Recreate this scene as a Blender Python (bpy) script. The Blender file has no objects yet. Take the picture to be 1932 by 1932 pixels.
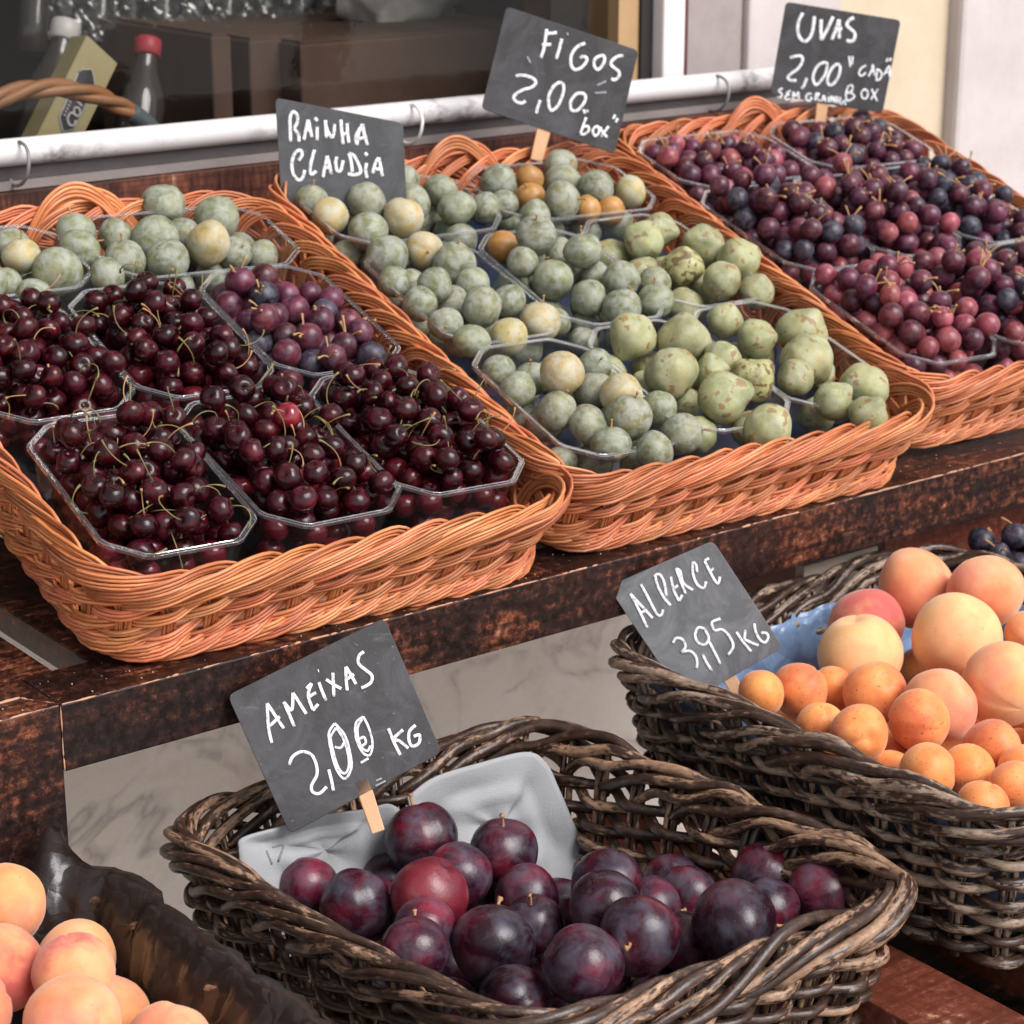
import bpy, math, random
import numpy as np
from mathutils import Vector, Matrix, Quaternion
random.seed(7); RNG = np.random.default_rng(7)
S = bpy.context.scene
C = S.collection

# ------------------------------------------------------------------ camera, sky, sun, exposure
FOC = 4200.0; PW = 1932.0; CX = PW/2
_p = math.atan((CX+390)/FOC); _fh = math.hypot(FOC, CX+390); _h = math.pi/2-math.atan((6700-CX)/_fh)
CAM = Vector((0, 0, 1.5))
FW = Vector((math.sin(_h)*math.cos(_p), math.cos(_h)*math.cos(_p), -math.sin(_p)))
RT = Vector((math.cos(_h), -math.sin(_h), 0)); UP = RT.cross(FW)
cam = bpy.data.objects.new('camera', bpy.data.cameras.new('camera')); C.objects.link(cam)
cam.data.sensor_width = 36; cam.data.lens = FOC/PW*36; cam.data.clip_start = .05; cam.data.clip_end = 500
cam.matrix_world = Matrix(((RT.x, UP.x, -FW.x, 0), (RT.y, UP.y, -FW.y, 0), (RT.z, UP.z, -FW.z, CAM.z), (0, 0, 0, 1)))
S.camera = cam
cam.data.dof.use_dof = True; cam.data.dof.focus_distance = 1.66; cam.data.dof.aperture_fstop = 14
SUN_EL, SUN_AZ = math.radians(46), math.radians(165)      # azimuth clockwise from +Y: high in front of the shop, to the right of the camera
w = bpy.data.worlds.new('World'); S.world = w; w.use_nodes = True
nt = w.node_tree; nt.nodes.clear()
sky = nt.nodes.new('ShaderNodeTexSky'); sky.sky_type = 'NISHITA'; sky.sun_disc = False
sky.sun_elevation = SUN_EL; sky.sun_rotation = SUN_AZ; sky.air_density = 1.2; sky.dust_density = 1.0
hs = nt.nodes.new('ShaderNodeHueSaturation'); hs.inputs['Saturation'].default_value = .22
bg = nt.nodes.new('ShaderNodeBackground'); bg.inputs['Strength'].default_value = .125
wo = nt.nodes.new('ShaderNodeOutputWorld')
nt.links.new(sky.outputs[0], hs.inputs['Color']); nt.links.new(hs.outputs[0], bg.inputs[0]); nt.links.new(bg.outputs[0], wo.inputs[0])
sl = bpy.data.lights.new('sun', 'SUN'); sl.energy = 2.9; sl.angle = math.radians(34); sl.color = (1, .955, .94)
sun = bpy.data.objects.new('sun', sl); C.objects.link(sun)
sd = Vector((math.sin(SUN_AZ)*math.cos(SUN_EL), math.cos(SUN_AZ)*math.cos(SUN_EL), math.sin(SUN_EL)))
sun.rotation_euler = sd.to_track_quat('Z', 'Y').to_euler(); sun.location = (0, -2, 4)
vs = S.view_settings; vs.view_transform = 'Standard'; vs.look = 'None'; vs.exposure = .50; vs.gamma = 1; vs.use_curve_mapping = False
S.render.engine = 'CYCLES'; S.cycles.transparent_max_bounces = 24; S.cycles.max_bounces = 8

# ------------------------------------------------------------------ picture point -> place in the world
def ray(px, py): return FW + RT*((px-CX)/FOC) + UP*((CX-py)/FOC)
def hit(px, py, n, o):
    v = ray(px, py); return CAM + v*((Vector(o)-CAM).dot(n)/v.dot(n))
def hz(px, py, z): return hit(px, py, Vector((0, 0, 1)), (0, 0, z))
def hy(px, py, y): return hit(px, py, Vector((0, 1, 0)), (0, y, 0))
TILT = math.radians(17)
TN = Vector((0, -math.sin(TILT), math.cos(TILT))); TX = Vector((1, 0, 0)); TY = Vector((0, math.cos(TILT), math.sin(TILT)))
TA = Vector((1.036, 1.3226, .9425))             # a point of the plane of the tilted basket rims
def tp(u, v, k=0.0): return TA + TX*u + TY*v + TN*k

# ------------------------------------------------------------------ object helpers
def tag(o, label=None, cat=None, group=None, kind=None):
    if label: o['label'] = label
    if cat: o['category'] = cat
    if group: o['group'] = group
    if kind: o['kind'] = kind
    return o
def empty(name, loc=(0, 0, 0)):
    o = bpy.data.objects.new(name, None); C.objects.link(o); o.location = loc; o.empty_display_size = .05
    return o
def link(name, me, mat=None, parent=None, smooth=True):
    if mat and not me.materials: me.materials.append(mat)
    if smooth: me.polygons.foreach_set('use_smooth', [True]*len(me.polygons))
    o = bpy.data.objects.new(name, me); C.objects.link(o)
    if parent:
        o.parent = parent; o.matrix_parent_inverse = Matrix.Identity(4)
    return o
class G:
    """collects tubes, boxes and sheets into one mesh"""
    def __init__(s): s.v = []; s.f = []; s.uv = []; s.n = 0
    def raw(s, V, F, UV=None):
        V = np.asarray(V, float).reshape(-1, 3); s.v.append(V)
        for f in F: s.f.append(tuple(i+s.n for i in f))
        if UV is None:
            for f in F: s.uv.extend([(0, 0)]*len(f))
        else: s.uv.extend(UV)
        s.n += len(V); return s
    def tube(s, P, r, sides=6, squash=None, ends=True, roll=0.0):
        P = np.asarray(P, float); n = len(P); r = np.broadcast_to(np.asarray(r, float), (n,))
        T = np.gradient(P, axis=0); T /= np.linalg.norm(T, axis=1)[:, None]+1e-12
        L = np.concatenate([[0], np.cumsum(np.linalg.norm(np.diff(P, axis=0), axis=1))])
        if squash is not None:
            A = np.broadcast_to(np.asarray(squash[0], float), (n, 3)); k = squash[1]
            B = np.cross(A, T); B /= np.linalg.norm(B, axis=1)[:, None]+1e-12
            N = A*k
        else:
            a = np.array([0, 0, 1.]) if abs(T[0, 2]) < .9 else np.array([1., 0, 0])
            N = np.zeros((n, 3)); x = a-T[0]*a.dot(T[0]); x /= np.linalg.norm(x)
            for i in range(n):
                x = x-T[i]*x.dot(T[i]); x /= np.linalg.norm(x)+1e-12; N[i] = x
            B = np.cross(T, N)
        th = np.arange(sides)*2*math.pi/sides+roll
        ring = P[:, None]+r[:, None, None]*(np.cos(th)[None, :, None]*N[:, None]+np.sin(th)[None, :, None]*B[:, None])
        V = ring.reshape(-1, 3); F = []; UV = []
        u0 = random.random()*50; v0 = random.random()*9
        for i in range(n-1):
            for j in range(sides):
                j2 = (j+1) % sides
                F.append((i*sides+j, i*sides+j2, (i+1)*sides+j2, (i+1)*sides+j))
                a, b = u0+L[i], u0+L[i+1]; c, d = v0+j/sides, v0+(j+1)/sides
                UV += [(a, c), (a, d), (b, d), (b, c)]
        if ends:
            F.append(tuple(range(sides-1, -1, -1))); UV += [(u0, v0)]*sides
            F.append(tuple((n-1)*sides+j for j in range(sides))); UV += [(u0, v0)]*sides
        return s.raw(V, F, UV)
    def box(s, lo, hi, M=None):
        x0, y0, z0 = lo; x1, y1, z1 = hi
        V = [(x0,y0,z0),(x1,y0,z0),(x1,y1,z0),(x0,y1,z0),(x0,y0,z1),(x1,y0,z1),(x1,y1,z1),(x0,y1,z1)]
        if M is not None: V = [tuple(M @ Vector(v)) for v in V]
        F = [(0,3,2,1),(4,5,6,7),(0,1,5,4),(1,2,6,5),(2,3,7,6),(3,0,4,7)]
        return s.raw(V, F)
    def mesh(s, name):
        me = bpy.data.meshes.new(name); V = np.concatenate(s.v); me.from_pydata(V.tolist(), [], s.f)
        uv = me.uv_layers.new(name='UVMap'); uv.data.foreach_set('uv', np.asarray(s.uv, 'f').ravel()); me.update(); return me
    def obj(s, name, mat, parent=None, smooth=True, bevel=0):
        o = link(name, s.mesh(name), mat, parent, smooth)
        if bevel:
            b = o.modifiers.new('bevel', 'BEVEL'); b.width = bevel; b.segments = 2; b.limit_method = 'ANGLE'
        return o
def spline(P, n):
    P = np.asarray(P, float); m = len(P); t = np.linspace(0, m-1, n); i = np.clip(t.astype(int), 0, m-2); f = (t-i)[:, None]
    E = np.vstack([2*P[0]-P[1], P, 2*P[-1]-P[-2]]); a, b, c, d = E[i], E[i+1], E[i+2], E[i+3]
    return .5*((2*b)+(c-a)*f+(2*a-5*b+4*c-d)*f**2+(3*b-a-3*c+d)*f**3)

# ------------------------------------------------------------------ materials
class M_:
    def __init__(s, name):
        s.m = bpy.data.materials.new(name); s.m.use_nodes = True; s.t = s.m.node_tree; s.b = s.t.nodes['Principled BSDF']; s.out = s.t.nodes['Material Output']
    def n(s, typ, **kw):
        o = s.t.nodes.new(typ)
        for k, v in kw.items():
            if k in o.inputs: o.inputs[k].default_value = v
            else: setattr(o, k, v)
        return o
    def l(s, a, b): s.t.links.new(a, b)
    def coords(s, kind='Object', scale=(1, 1, 1), rnd=True):
        tc = s.n('ShaderNodeTexCoord'); mp = s.n('ShaderNodeMapping'); mp.inputs['Scale'].default_value = scale
        s.l(tc.outputs[kind], mp.inputs['Vector'])
        if rnd:
            oi = s.n('ShaderNodeObjectInfo'); mu = s.n('ShaderNodeMath', operation='MULTIPLY'); mu.inputs[1].default_value = 37.0
            s.l(oi.outputs['Random'], mu.inputs[0]); cb = s.n('ShaderNodeCombineXYZ')
            for k in range(3): s.l(mu.outputs[0], cb.inputs[k])
            s.l(cb.outputs[0], mp.inputs['Location'])
        return mp.outputs[0]
    def noise(s, vec, scale, detail=4, rough=.55, dist=0):
        o = s.n('ShaderNodeTexNoise'); o.inputs['Scale'].default_value = scale; o.inputs['Detail'].default_value = detail
        o.inputs['Roughness'].default_value = rough; o.inputs['Distortion'].default_value = dist; s.l(vec, o.inputs['Vector']); return o.outputs['Fac']
    def ramp(s, fac, stops, mode='LINEAR'):
        r = s.n('ShaderNodeValToRGB'); r.color_ramp.interpolation = mode; e = r.color_ramp.elements
        while len(e) > 1: e.remove(e[0])
        e[0].position = stops[0][0]; e[0].color = tuple(stops[0][1])+(1,) if not isinstance(stops[0][1], float) else (stops[0][1],)*3+(1,)
        for p, c in stops[1:]:
            x = e.new(p); x.color = tuple(c)+(1,) if not isinstance(c, float) else (c, c, c, 1)
        s.l(fac, r.inputs[0]); return r.outputs[0]
    def mix(s, fac, a, b):
        m = s.n('ShaderNodeMix', data_type='RGBA')
        for sock, v in ((m.inputs['Factor'], fac), (m.inputs[6], a), (m.inputs[7], b)):
            if isinstance(v, (int, float)): sock.default_value = v
            elif isinstance(v, tuple): sock.default_value = v+(1,)
            else: s.l(v, sock)
        return m.outputs[2]
    def rand(s): return s.n('ShaderNodeObjectInfo').outputs['Random']
    def col(s, c):
        if isinstance(c, tuple): s.b.inputs['Base Color'].default_value = c+(1,)
        else: s.l(c, s.b.inputs['Base Color'])
    def rough(s, c):
        if isinstance(c, (int, float)): s.b.inputs['Roughness'].default_value = c
        else: s.l(c, s.b.inputs['Roughness'])
    def bump(s, fac, strength=.3, dist=.001):
        b = s.n('ShaderNodeBump'); b.inputs['Strength'].default_value = strength; b.inputs['Distance'].default_value = dist
        s.l(fac, b.inputs['Height']); s.l(b.outputs[0], s.b.inputs['Normal'])
    def hue(s, col, amt_v=.25, amt_h=.0):
        h = s.n('ShaderNodeHueSaturation'); r = s.rand()
        mr = s.n('ShaderNodeMapRange'); mr.inputs['To Min'].default_value = 1-amt_v; mr.inputs['To Max'].default_value = 1+amt_v
        s.l(r, mr.inputs['Value']); s.l(mr.outputs[0], h.inputs['Value'])
        if amt_h:
            m2 = s.n('ShaderNodeMath', operation='MULTIPLY'); m2.inputs[1].default_value = 7.31; s.l(r, m2.inputs[0])
            fr = s.n('ShaderNodeMath', operation='FRACT'); s.l(m2.outputs[0], fr.inputs[0])
            m3 = s.n('ShaderNodeMapRange'); m3.inputs['To Min'].default_value = .5-amt_h; m3.inputs['To Max'].default_value = .5+amt_h
            s.l(fr.outputs[0], m3.inputs['Value']); s.l(m3.outputs[0], h.inputs['Hue'])
        s.l(col, h.inputs['Color']); return h.outputs[0]

def plain(name, c, rough=.6, bump=0, bs=200, var=.15):
    m = M_(name); v = m.coords('Object', rnd=False); f = m.noise(v, bs/10, 3)
    m.col(m.mix(f, tuple(x*(1-var) for x in c), tuple(min(1, x*(1+var)) for x in c))); m.rough(rough)
    if bump: m.bump(m.noise(v, bs, 3), bump)
    return m.m
def mat_wicker(name='tan_willow'):
    m = M_(name); uv = m.coords('UV', (14, 2.2, 1)); f = m.noise(uv, 1.6, 5, .6); uv2 = m.coords('UV', (25, 9, 1)); g = m.noise(uv2, 2.2, 4, .7)
    c = m.ramp(f, [(.28, (.22, .045, .015)), (.48, (.53, .160, .058)), (.70, (.74, .32, .155))])
    d = m.ramp(g, [(.0, 0.0), (.30, 0.0), (.38, 1.0), (1, 1.0)])
    c = m.mix(d, (.12, .032, .014), c); m.col(m.hue(c, .22, .008)); m.rough(.42); m.bump(g, .25, .0006); return m.m
def mat_dark_wicker(name='dark_willow', lo=-.14, hi=.065, grey=(1, 1, 1)):
    m = M_(name); uv = m.coords('UV', (9, 1.1, 1)); f = m.noise(uv, 2.0, 6, .68); uv2 = m.coords('UV', (60, 3.5, 1)); g = m.noise(uv2, 1.5, 5, .7); uv3 = m.coords('UV', (110, 7, 1)); g3 = m.noise(uv3, 1.2, 3, .6)
    base = m.ramp(g, [(.3, (.012, .007, .005)), (.56, (.055, .029, .020)), (.73, (.15, .085, .062))])
    bare = m.ramp(g, [(.3, (.12*grey[0], .065*grey[1], .04*grey[2])), (.55, (.34*grey[0], .20*grey[1], .12*grey[2])), (.8, (.54*grey[0], .37*grey[1], .26*grey[2]))])
    oi = m.rand(); mr = m.n('ShaderNodeMapRange'); mr.inputs['To Min'].default_value = lo; mr.inputs['To Max'].default_value = hi; m.l(oi, mr.inputs['Value'])
    a0 = m.n('ShaderNodeMath', operation='MULTIPLY_ADD'); m.l(g3, a0.inputs[0]); a0.inputs[1].default_value = .34; m.l(f, a0.inputs[2]); ad = m.n('ShaderNodeMath', operation='ADD'); m.l(a0.outputs[0], ad.inputs[0]); m.l(mr.outputs[0], ad.inputs[1])
    k = m.ramp(ad.outputs[0], [(.0, 0.0), (.675, 0.0), (.74, 1.0), (1, 1.0)])
    m.col(m.mix(k, base, bare)); m.rough(m.ramp(k, [(0, .30), (1, .55)])); m.bump(m.noise(uv2, 2.5, 5, .7), .5, .0010); return m.m
def mat_wood(name, a, b, c, rough=.35, sc=(1, 1, 1)):
    m = M_(name); v = m.coords('Object', sc, rnd=False); big = m.noise(v, 9, 3, .6); sp = m.noise(v, 120, 7, .75); gr = m.noise(m.coords('Object', (6, 90, 90), rnd=False), 2.0, 4, .6)
    s1 = m.n('ShaderNodeMath', operation='MULTIPLY'); m.l(sp, s1.inputs[0]); s1.inputs[1].default_value = .6
    s2 = m.n('ShaderNodeMath', operation='MULTIPLY'); m.l(big, s2.inputs[0]); s2.inputs[1].default_value = .4
    s3 = m.n('ShaderNodeMath', operation='ADD'); m.l(s1.outputs[0], s3.inputs[0]); m.l(s2.outputs[0], s3.inputs[1])
    cc = m.ramp(s3.outputs[0], [(.42, a), (.51, b), (.59, c), (.655, (.46, .24, .15))])
    cc = m.mix(m.ramp(gr, [(.38, 0.0), (.62, .85)]), cc, a)
    m.col(cc); m.rough(m.ramp(sp, [(.3, rough*.7), (.7, rough*1.5)])); m.bump(s3.outputs[0], .25, .002); return m.m
def mat_marble():
    m = M_('marble'); v = m.coords('Object', (1, 1, 1.2), rnd=False); n1 = m.noise(v, 3, 5, .6)
    vv = m.n('ShaderNodeTexNoise'); vv.inputs['Scale'].default_value = 5.5; vv.inputs['Detail'].default_value = 6; vv.inputs['Distortion'].default_value = 1.0; m.l(v, vv.inputs['Vector'])
    ab = m.n('ShaderNodeMath', operation='SUBTRACT'); m.l(vv.outputs['Fac'], ab.inputs[0]); ab.inputs[1].default_value = .5
    a2 = m.n('ShaderNodeMath', operation='ABSOLUTE'); m.l(ab.outputs[0], a2.inputs[0])
    vein = m.ramp(a2.outputs[0], [(0, .62), (.010, .36), (.05, 0.0)])
    base = m.ramp(n1, [(.3, (.78, .66, .58)), (.5, (.86, .76, .69)), (.7, (.82, .68, .59))])
    mk = m.ramp(m.noise(v, 7, 5, .65), [(.44, 0.0), (.58, 1.0)]); mu = m.n('ShaderNodeMath', operation='MULTIPLY'); m.l(vein, mu.inputs[0]); m.l(mk, mu.inputs[1])
    st = m.ramp(m.noise(v, 11, 4, .6, .5), [(.60, 0.0), (.74, .30)]); c = m.mix(mu.outputs[0], base, (.26, .22, .21)); c = m.mix(st, c, (.60, .40, .28)); c = m.mix(m.ramp(m.noise(v, 150, 3, .6), [(.35, .10), (.65, 0.0)]), c, (.4, .33, .3)); m.col(c); m.rough(.35); return m.m
def mat_stone(name, a, b, sc=12, bump=.3):
    m = M_(name); v = m.coords('Object', rnd=False); n1 = m.noise(v, sc, 6, .65); n2 = m.noise(v, sc*9, 3, .6)
    m.col(m.mix(m.ramp(n1, [(.3, 0.0), (.7, 1.0)]), a, b)); m.rough(.8); m.bump(n2, bump, .002); return m.m
def mat_fruit(name, lo, mid, hi, rough=.4, scale=1.4, bloom=None, bloom_amt=(.5, .62), bv=.15, bh=.0, pole=None, blush=None, speck=None, bump=.1, sss=0, coat=0, bloomscale=1.6, brough=.7, spec=.5, sheen=0):
    m = M_(name); v = m.coords('Object'); f = m.noise(v, scale, 4, .55)
    c = m.ramp(f, [(.3, lo), (.5, mid), (.7, hi)])
    if blush:
        tc = m.n('ShaderNodeTexCoord'); sx = m.n('ShaderNodeSeparateXYZ'); m.l(tc.outputs['Object'], sx.inputs[0])
        nb = m.noise(v, 1.8, 5, .6); ad = m.n('ShaderNodeMath', operation='MULTIPLY_ADD'); m.l(nb, ad.inputs[0]); ad.inputs[1].default_value = .9; hx = m.n('ShaderNodeMath', operation='MULTIPLY'); hx.inputs[1].default_value = .35; m.l(sx.outputs['X'], hx.inputs[0]); m.l(hx.outputs[0], ad.inputs[2])
        c = m.mix(m.ramp(ad.outputs[0], [(min(.9, blush[1]*.5), 0.0), (min(1.0, blush[1]*.5+.35), blush[2])]), c, blush[0])
    c = m.hue(c, bv, bh); rg = rough
    if bloom:
        nb = m.noise(m.coords('Object', (1, 1, 1.2)), bloomscale, 7, .62, .4); k = m.ramp(nb, [(bloom_amt[0], 0.0), (bloom_amt[1], bloom_amt[2] if len(bloom_amt) > 2 else .8)])
        c = m.mix(k, c, bloom); r = m.n('ShaderNodeMapRange'); r.inputs['To Min'].default_value = rough; r.inputs['To Max'].default_value = brough; m.l(k, r.inputs['Value']); rg = r.outputs[0]
    if speck:
        ns = m.noise(v, speck[1], 2, .5); c = m.mix(m.ramp(ns, [(speck[2], 0.0), (speck[2]+.04, speck[3])]), c, speck[0])
    if pole:
        tc = m.n('ShaderNodeTexCoord'); sx = m.n('ShaderNodeSeparateXYZ'); m.l(tc.outputs['Object'], sx.inputs[0])
        nb = m.noise(v, 5, 3); ad = m.n('ShaderNodeMath', operation='MULTIPLY_ADD'); m.l(nb, ad.inputs[0]); ad.inputs[1].default_value = .06; 
        vl = m.n('ShaderNodeVectorMath', operation='LENGTH'); cb = m.n('ShaderNodeCombineXYZ'); m.l(sx.outputs['X'], cb.inputs[0]); m.l(sx.outputs['Y'], cb.inputs[1]); m.l(cb.outputs[0], vl.inputs[0])
        m.l(vl.outputs['Value'], ad.inputs[2])
        up = m.ramp(sx.outputs['Z'], [(.0, 0.0), (.2, 1.0)]) if pole[2] > 0 else m.ramp(sx.outputs['Z'], [(.0, 0.0), (.001, 0.0)])
        k = m.ramp(ad.outputs[0], [(pole[1], 1.0), (pole[1]+.06, 0.0)])
        mu = m.n('ShaderNodeMath', operation='MULTIPLY'); m.l(k, mu.inputs[0]); m.l(up, mu.inputs[1])
        c = m.mix(mu.outputs[0], c, pole[0])
    m.col(c); m.rough(rg)
    if bump: m.bump(m.noise(v, 9, 4, .6), bump, .02)
    if sss: m.b.inputs['Subsurface Weight'].default_value = sss; m.b.inputs['Subsurface Radius'].default_value = (1, .4, .2); m.b.inputs['Subsurface Scale'].default_value = .004
    m.b.inputs['Specular IOR Level'].default_value = spec
    if sheen: m.b.inputs['Sheen Weight'].default_value = sheen; m.b.inputs['Sheen Roughness'].default_value = .5; m.b.inputs['Sheen Tint'].default_value = (1, .85, .75, 1)
    if coat: m.b.inputs['Coat Weight'].default_value = coat; m.b.inputs['Coat Roughness'].default_value = .125
    return m.m
def mat_plastic(name, fac0, fac1, tint=(1, 1, 1), white=.03, rough=.08):
    m = M_(name); t = m.t; t.nodes.remove(m.b)
    tr = m.n('ShaderNodeBsdfTransparent'); tr.inputs[0].default_value = tint+(1,)
    gl = m.n('ShaderNodeBsdfGlossy'); gl.inputs['Roughness'].default_value = rough; gl.inputs[0].default_value = (1, 1, 1, 1)
    df = m.n('ShaderNodeBsdfDiffuse'); df.inputs[0].default_value = (.85, .87, .9, 1)
    lw = m.n('ShaderNodeLayerWeight'); lw.inputs['Blend'].default_value = .35
    mr = m.n('ShaderNodeMapRange'); mr.inputs['To Min'].default_value = fac0; mr.inputs['To Max'].default_value = fac1; m.l(lw.outputs['Facing'], mr.inputs['Value'])
    nb = m.noise(m.coords('Object', rnd=False), 60, 2); bp = m.n('ShaderNodeBump'); bp.inputs['Strength'].default_value = .25; bp.inputs['Distance'].default_value = .002; m.l(nb, bp.inputs['Height']); m.l(bp.outputs[0], gl.inputs['Normal'])
    a = m.n('ShaderNodeMixShader'); b = m.n('ShaderNodeMixShader'); a.inputs[0].default_value = white
    m.l(tr.outputs[0], a.inputs[1]); m.l(df.outputs[0], a.inputs[2]); m.l(mr.outputs[0], b.inputs[0]); m.l(a.outputs[0], b.inputs[1]); m.l(gl.outputs[0], b.inputs[2]); m.l(b.outputs[0], m.out.inputs[0])
    return m.m

TAN = mat_wicker(); DARK = mat_dark_wicker(); DARK_G = mat_dark_wicker('grey_willow', -.07, .09, (.95, 1.15, 1.35))
WOOD = mat_wood('stained_wood', (.006, .002, .0015), (.036, .009, .005), (.22, .062, .025), .40)
WOOD_RED = mat_wood('red_wood', (.09, .020, .010), (.14, .034, .018), (.20, .055, .030), .45)
CHIP = plain('bare_wood_edge', (.50, .27, .17), .7, .4, 300, .4)
GAGE = mat_fruit('greengage_skin', (.092, .100, .036), (.150, .155, .062), (.23, .215, .085), .45, 1.6, bloom=(.335, .350, .305), bloom_amt=(.36, .62, .82), bv=.20, bh=.015, pole=((.16, .08, .03), .02, 1), bloomscale=2.0, speck=((.12, .12, .05), 7, .66, .5))
GAGE_Y = mat_fruit('yellow_gage_skin', (.28, .23, .075), (.40, .30, .11), (.48, .34, .14), .5, 1.3, bloom=(.42, .41, .32), bloom_amt=(.38, .60, .85), bv=.1, bh=.01, pole=((.16, .08, .03), .02, 1), speck=((.35, .15, .04), 5, .66, .6))
GAGE_A = mat_fruit('amber_gage_skin', (.28, .12, .025), (.37, .18, .045), (.43, .24, .08), .4, 1.3, bloom=(.5, .38, .2), bloom_amt=(.55, .7, .5), bv=.1)
CHERRY = mat_fruit('cherry_skin', (.010, .0010, .0020), (.026, .002, .0045), (.070, .005, .010), .20, 1.2, bv=.45, bh=.006, bump=.08, coat=.06, spec=.34)
CHERRY_R = mat_fruit('red_cherry_skin', (.16, .008, .015), (.24, .014, .025), (.34, .03, .04), .14, 1.2, bv=.15, bump=.06, coat=.5)
GRAPE = mat_fruit('purple_grape_skin', (.030, .007, .014), (.075, .012, .025), (.15, .028, .042), .28, 1.1, bloom=(.17, .12, .17), bloom_amt=(.46, .70, .42), bv=.4, bh=.02, brough=.5, spec=.4)
GRAPE_R = mat_fruit('red_grape_skin', (.15, .022, .034), (.24, .042, .052), (.34, .085, .085), .28, 1.1, bloom=(.36, .21, .25), bloom_amt=(.46, .7, .38), bv=.3, bh=.012, brough=.5, spec=.4)
GRAPE_B = mat_fruit('black_grape_skin', (.008, .007, .013), (.018, .012, .022), (.045, .02, .032), .36, 1.1, bloom=(.13, .13, .18), bloom_amt=(.42, .66, .55), bv=.4, brough=.55, spec=.4)
PLUM = mat_fruit('plum_skin', (.010, .004, .009), (.038, .005, .014), (.15, .011, .026), .27, .8, bloom=(.090, .095, .130), bloom_amt=(.42, .74, .70), bv=.4, speck=((.45, .25, .25), 16, .74, .5), bump=.05, bloomscale=1.5, brough=.5, spec=.42)
PLUM_R = mat_fruit('red_plum_skin', (.12, .010, .020), (.19, .015, .028), (.28, .035, .05), .36, .8, bloom=(.3, .2, .25), bloom_amt=(.58, .75, .4), bv=.2, speck=((.6, .35, .3), 16, .74, .5), bump=.05)
APRI = mat_fruit('apricot_skin', (.64, .18, .045), (.78, .27, .075), (.82, .35, .11), .5, 1.0, bv=.08, bh=.006, blush=((.52, .08, .05), .95, .6), speck=((.24, .07, .03), 9, .66, .8), sss=.12, bump=.03, sheen=.35, spec=.3)
PEACH = mat_fruit('peach_skin', (.68, .23, .085), (.74, .32, .135), (.77, .40, .21), .62, 1.0, bv=.06, bh=.008, blush=((.62, .15, .13), 1.0, .6), speck=((.5, .18, .09), 8, .68, .5), sss=.15, bump=.03, sheen=.4, spec=.25)
PEACH_P = mat_fruit('pale_peach_skin', (.70, .37, .14), (.76, .46, .21), (.74, .36, .16), .62, 1.0, bv=.05, blush=((.80, .33, .17), .9, .6), speck=((.5, .22, .1), 8, .70, .5), sss=.15, bump=.03, sheen=.4, spec=.25)
PEACH_R = mat_fruit('blushed_peach_skin', (.70, .25, .11), (.74, .34, .16), (.72, .20, .13), .62, .8, bv=.06, blush=((.50, .07, .08), .48, .85), sss=.15, bump=.03, sheen=.4, spec=.25)
FIG = mat_fruit('fig_skin', (.20, .205, .085), (.30, .30, .14), (.40, .35, .17), .5, 1.2, bloom=(.42, .44, .33), bloom_amt=(.44, .7, .6), bv=.12, bh=.012, pole=((.36, .13, .06), .075, 1), speck=((.22, .12, .05), 2.4, .60, .8))
FIG_B = mat_fruit('bruised_fig_skin', (.16, .10, .05), (.34, .34, .15), (.46, .40, .18), .5, 1.5, bv=.1, pole=((.22, .07, .03), .22, 1), speck=((.10, .05, .02), 3.2, .55, .85))
STEM_C = plain('cherry_stalk_green', (.17, .14, .045), .5, 0, 400, .4)
STEM_B = plain('woody_stalk', (.36, .19, .08), .6, 0, 400, .4)
CLEAR = mat_plastic('clear_punnet_plastic', .015, .17, (.97, .98, .99), .010)
CLEAR_RIM = mat_plastic('punnet_rim_plastic', .22, .75, (.96, .97, .98), .07, .10)
GLASS = mat_plastic('window_glass', .012, .06, (.80, .80, .79), .0, .01)
SLATE = None
def mat_slate(name, a, b):
    m = M_(name); v = m.coords('Object', rnd=False); f = m.noise(v, 18, 7, .72, 1.2); g = m.noise(v, 220, 3, .6); f2 = m.noise(m.coords('Object', (1, 1, 3.5)), 30, 6, .7, .8)
    c = m.mix(m.ramp(f, [(.42, 0.0), (.72, 1.0)]), a, b); c = m.mix(m.ramp(f2, [(.60, 0.0), (.74, .28)]), c, (.22, .22, .23)); c = m.mix(m.ramp(g, [(.70, 0.0), (.76, .5)]), c, (.34, .34, .35))
    m.col(c); m.rough(.6); m.bump(g, .2, .001); return m.m
SLATE = mat_slate('blackboard', (.030, .028, .030), (.075, .073, .080)); SLATE_G = mat_slate('dusty_blackboard', (.10, .103, .11), (.22, .22, .23))
def mat_chalk():
    m = M_('chalk_marker'); v = m.coords('Object', rnd=False); f = m.noise(v, 260, 3, .6); m.col(m.ramp(f, [(.32, (.34, .345, .36)), (.46, (.70, .70, .72)), (.55, (.84, .84, .86))])); m.rough(.8); return m.m
CHALK = mat_chalk(); CHALK_G = plain('faded_chalk', (.30, .31, .33), .8, 0, 400, .3)
PEG = plain('peg_wood', (.62, .36, .20), .6, .3, 200, .25)
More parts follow.
